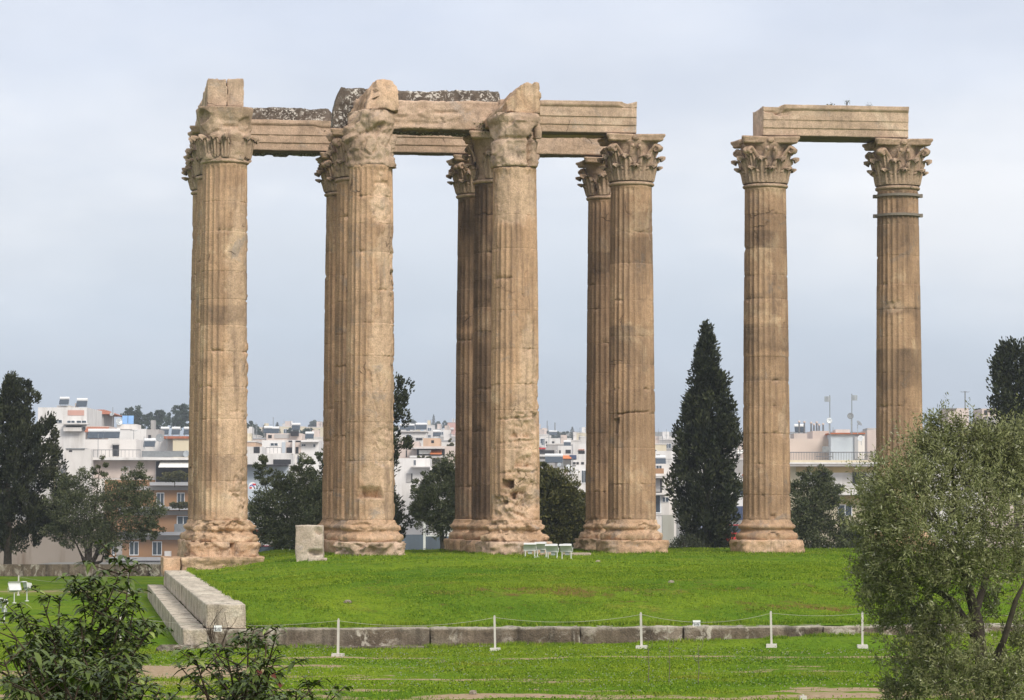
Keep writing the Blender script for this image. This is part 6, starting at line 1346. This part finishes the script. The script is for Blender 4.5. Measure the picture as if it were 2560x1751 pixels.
# ---------------- sixth gap
b = Bld('cream flats with a white roof edge and scalloped awning right of the dark banded column', 262, 1950, 2260, 1152, M['cream'], 12)
b.block('roof_slab', 1950, 2260, 1151.5, 1157, M['cream'], -1.6, 12); b.block('fascia', 1950, 2260, 1157, 1161, M['white'], -1.7); b.block('valance', 1950, 2260, 1162, 1167, M['greywall'], -1.65, -1.5)
b.block('ochre_band', 1990, 2260, 1168, 1182, M['ochre'], -.05); b.block('white_panel', 2000, 2260, 1182, 1218, M['white'], -.05)
for x in (2040, 2131, 2200): b.win(x, x+34, 1181, 1218, 1, y=-.06)
b.slab(2060, 2260, 1212, 1215, M['white'], 1.4); b.slab(2060, 2260, 1233, 1238, M['white'], 1.4); b.block('balcony_front', 2090, 2260, 1215, 1233, M['offwhite'], -1.35, -1.3); b.block('ochre_band', 2060, 2260, 1240, 1262, M['ochre'], -.05); b.win(2094, 2130, 1262, 1290, 0)
b.rail(1960, 2200, 1131, 1151, M['rail'], 1.5, 60)
b = Bld('pink roof storey behind the railing of the cream flats', 268, 1950, 2078, 1097, M['pinkish'], 6); b.block('upper', 2035, 2078, 1077, 1097, M['pinkish'], 1, 6)
b = Bld('pale blue stair house with a red roof edge and dishes on it', 266, 2077, 2160, 1086, M['bluegrey'], 5); b.block('roof_edge', 2073, 2163, 1082.5, 1086, M['rooftile'], -.3, 5.2); b.block('corner_pier', 2136, 2145, 1092, 1148, M['concrete'], -.2); b.block('side_wall', 2145, 2162, 1090, 1148, M['offwhite'], -.1); b.block('gable', 2094, 2130, 1073, 1082, M['offwhite'], 1.5, 4)
b = Bld('pink roof block behind the dishes beside the hooped column', 300, 2168, 2240, 1076, M['pinkish'], 6); b.block('top', 2172, 2240, 1070, 1076, M['greywall'], 1, 5)
dish(2153, 1097, 1112, 262, 8.0, 'round white dish on the corner of the pale blue stair house', -.5, .25, 'whitepaint')
dish(2145, 1060, 1084, 264, 8, 'tilted grey dish on the roof of the pale blue stair house', .9, .7, 'greymetal')
dish(2128, 1041, 1083, 265, 8, 'dark round dish halfway up the right pole', -.15, .2, 'greymetal', -.05); dish(2073, 1053, 1084, 265, 7.5, 'pale dish halfway up the left pole', .15, .25, 'galv', -.02)
def grille(px, py, pyb, Y, lb, sgn):
    b0 = at(px, pyb, Y); h = at(px, py, Y)[2]-b0[2]; o = empty('grille_antenna', b0, lb, 'antenna', 'grille antennas on tall poles'); k = Y/FP
    MB().tube([(0, 0, -.1), (0, 0, h+.35)], .035, 6).build('pole', M['greymetal'], o); m = MB()
    for i in range(9): z = h-6*k + 12*k*i/8; m.tube([(sgn*(-1*k), -.05, z), (sgn*6*k, -.18, z), (sgn*13*k, -.05, z)], .022, 4)
    for x in (-1, 6, 13): m.tube([(sgn*x*k, -.07 if x != 6 else -.19, h-6.2*k), (sgn*x*k, -.07 if x != 6 else -.19, h+6.2*k)], .022, 4)
    m.build('grille', M['galv'], o)
grille(2075, 998, 1084, 265.3, 'left grille antenna on a tall pole over the pale blue stair house', -1); grille(2130, 995, 1083, 265.3, 'right grille antenna on a tall pole over the pale blue stair house', 1)
for k_, x in enumerate((1998, 2011, 2028, 2035, 2042, 2048, 2058)):
    q = at(x, 1086, 285); o = empty('chimney_pipe', q, ['first', 'second', 'third', 'fourth', 'fifth', 'sixth', 'seventh'][k_]+' chimney pipe from the left on the roof right of the dark banded column', 'chimney', 'chimney pipes on the flat roof'); h = (30-(x*7 % 9))*285/FP
    MB().lathe([(.13, -.2), (.09, 0), (.07, h)], n=8).build('pipe', M['rail'], o); MB().lathe([(.12, h-.02), (.12, h+.1), (.03, h+.16)], n=8).build('cowl', M['pinkish'], o)
b = Bld('low roof block under the row of chimney pipes', 284, 1985, 2064, 1084, M['pinkish'], 4); heater(1999, 1086, 284, 'heater at the left end of the chimney pipes', s=.6)
q = at(2056, 1148, 263.5); o = empty('roof_bench', q, 'dark metal frame and box on the terrace left of the pale blue stair house', 'metal frame'); m = MB(); m.box(-.6, .9, -.1, .0, .55, .62).box(-.6, -.54, -.1, 0, 0, .55).box(.84, .9, -.1, 0, 0, .55).box(-.6, .9, -.1, 0, .2, .26); m.build('frame', M['rail'], o); MB().box(0, .6, -.2, .2, .63, 1.1).build('box', M['greymetal'], o)
far(1900, 2100, 1110, 500, 'offwhite', 'pale roofs far behind the row of chimney pipes')
# ---------------- seventh gap, right edge
b = Bld('tan roof block with a tall mast right of the hooped column', 300, 2370, 2422, 1021, M['pinkish'], 5); b.block('roof_edge', 2352, 2392, 1021, 1023, M['greymetal'], -.4, 1); antenna(2413, 978, 1021, 300, 'tall lattice mast on the tan roof block at the right', 4, .06)
b = Bld('white terrace house above the near olive at the right', 290, 2320, 2460, 1068, M['white'], 8); b.slab(2380, 2455, 1067, 1075, M['white'], 1.4); b.win(2400, 2440, 1078, 1092, 1); b.awning(2396, 2412, 1080, 1090, M['red'], 1.2); b.win(2350, 2380, 1080, 1100)
b = Bld('pinkish block with posts and a grey tank beside the dark tree at the right', 310, 2455, 2560, 1022, M['pinkish'], 6); b.block('tank', 2462, 2490, 1042, 1062, M['greywall'], -1.2); b.win(2462, 2470, 1026, 1038, 1); b.win(2476, 2486, 1026, 1038, 1)
# ---------------- cars on the road
def car(p, rz, paint, lb):
    o = empty('parked_car', p, lb, 'car', 'cars on the road behind the temple', rz); L, W = 4.1, 1.68
    side = [(-2.05, .35), (2.05, .35), (2.08, .62), (1.95, .80), (1.15, .92), (-1.75, .95), (-2.03, .85)]
    MB().prism(side, -W/2, W/2).build('body', M[paint], o)
    cab = [(-1.7, .94), (1.0, .92), (.40, 1.40), (-1.15, 1.43)]
    m = MB(); n = len(cab); m.prism(cab, -W/2+.12, W/2-.12); m.build('cabin', M['glass'], o)
    MB().box(-1.15, .38, -W/2+.11, W/2-.11, 1.415, 1.46).build('roof', M[paint], o)
    for x in (-1.28, 1.30):
        for y in (-W/2+.08, W/2-.08):
            wv = MB().lathe([(.02, -.09), (.31, -.09), (.32, 0), (.31, .09), (.02, .09)], n=14).build('wheel', M['tyre'], o, loc=(x, y, .31)); wv.rotation_euler = (pi/2, 0, 0)
            h = MB().lathe([(.02, -.1), (.19, -.1), (.19, .1), (.02, .1)], n=12).build('rim', M['galv'], wv)
    for y in (-.62, .62): MB().box(2.0, 2.09, y-.16, y+.16, .62, .76).build('headlight', M['lampglass'], o)
    for y in (-.66, .66): MB().box(-2.09, -2.02, y-.12, y+.12, .66, .84).build('tail_light', M['red'], o)
def carat(px, ytop, Y, rz, paint, lb):
    p = at(px, ytop, Y); p[2] -= 1.46; car(p, rz, paint, lb)
carat(672, 1364, 166, .1, 'maroon', 'dark red car behind the grass, left of the upright block'); carat(800, 1358, 172, .1, 'whitepaint', 'white car behind the grass, hidden by the upright marble block'); carat(735, 1350, 190, .05, 'whitepaint', 'pale car in the second lane behind the olive trunk')
carat(1845, 1312, 200, .1, 'red', 'bright red car left of the foot of the dark banded column'); carat(1795, 1316, 206, .1, 'bluepaint', 'blue car partly behind the tall cypress'); carat(600, 1308, 260, .1, 'red', 'red car peeping out at the foot of the corner column')
# raised road bed carrying the two bright cars, behind the mound
a_ = at(1700, 1370, 200); o = MB().box(-4, 14, -3, 14, -4, 0).build('road', M['city ground'], None, loc=(a_[0], 200, at(1845, 1312, 200)[2]-1.47)); tag(o, kind='structure')
a_ = at(640, 1400, 166); o = MB().box(-16, 8, -3, 32, -8, 0).build('road', M['city ground'], None, loc=(a_[0], 166, at(672, 1364, 166)[2]-1.48)); tag(o, kind='structure')

# ================================================================== HAZE
m = bpy.data.materials.new('haze'); m.use_nodes = True; t = m.node_tree; t.nodes.clear()
o_ = N(t, 'ShaderNodeOutputMaterial'); pv = N(t, 'ShaderNodeVolumePrincipled'); t.links.new(pv.outputs[0], o_.inputs['Volume'])
pv.inputs['Density'].default_value = .00025; pv.inputs['Color'].default_value = (.86, .91, 1, 1); pv.inputs['Anisotropy'].default_value = .2
o = MB().box(-1700, 1700, -80, 3500, -16, 105).build('haze', m); tag(o, kind='stuff', label='thin bluish haze over the city', cat='haze')
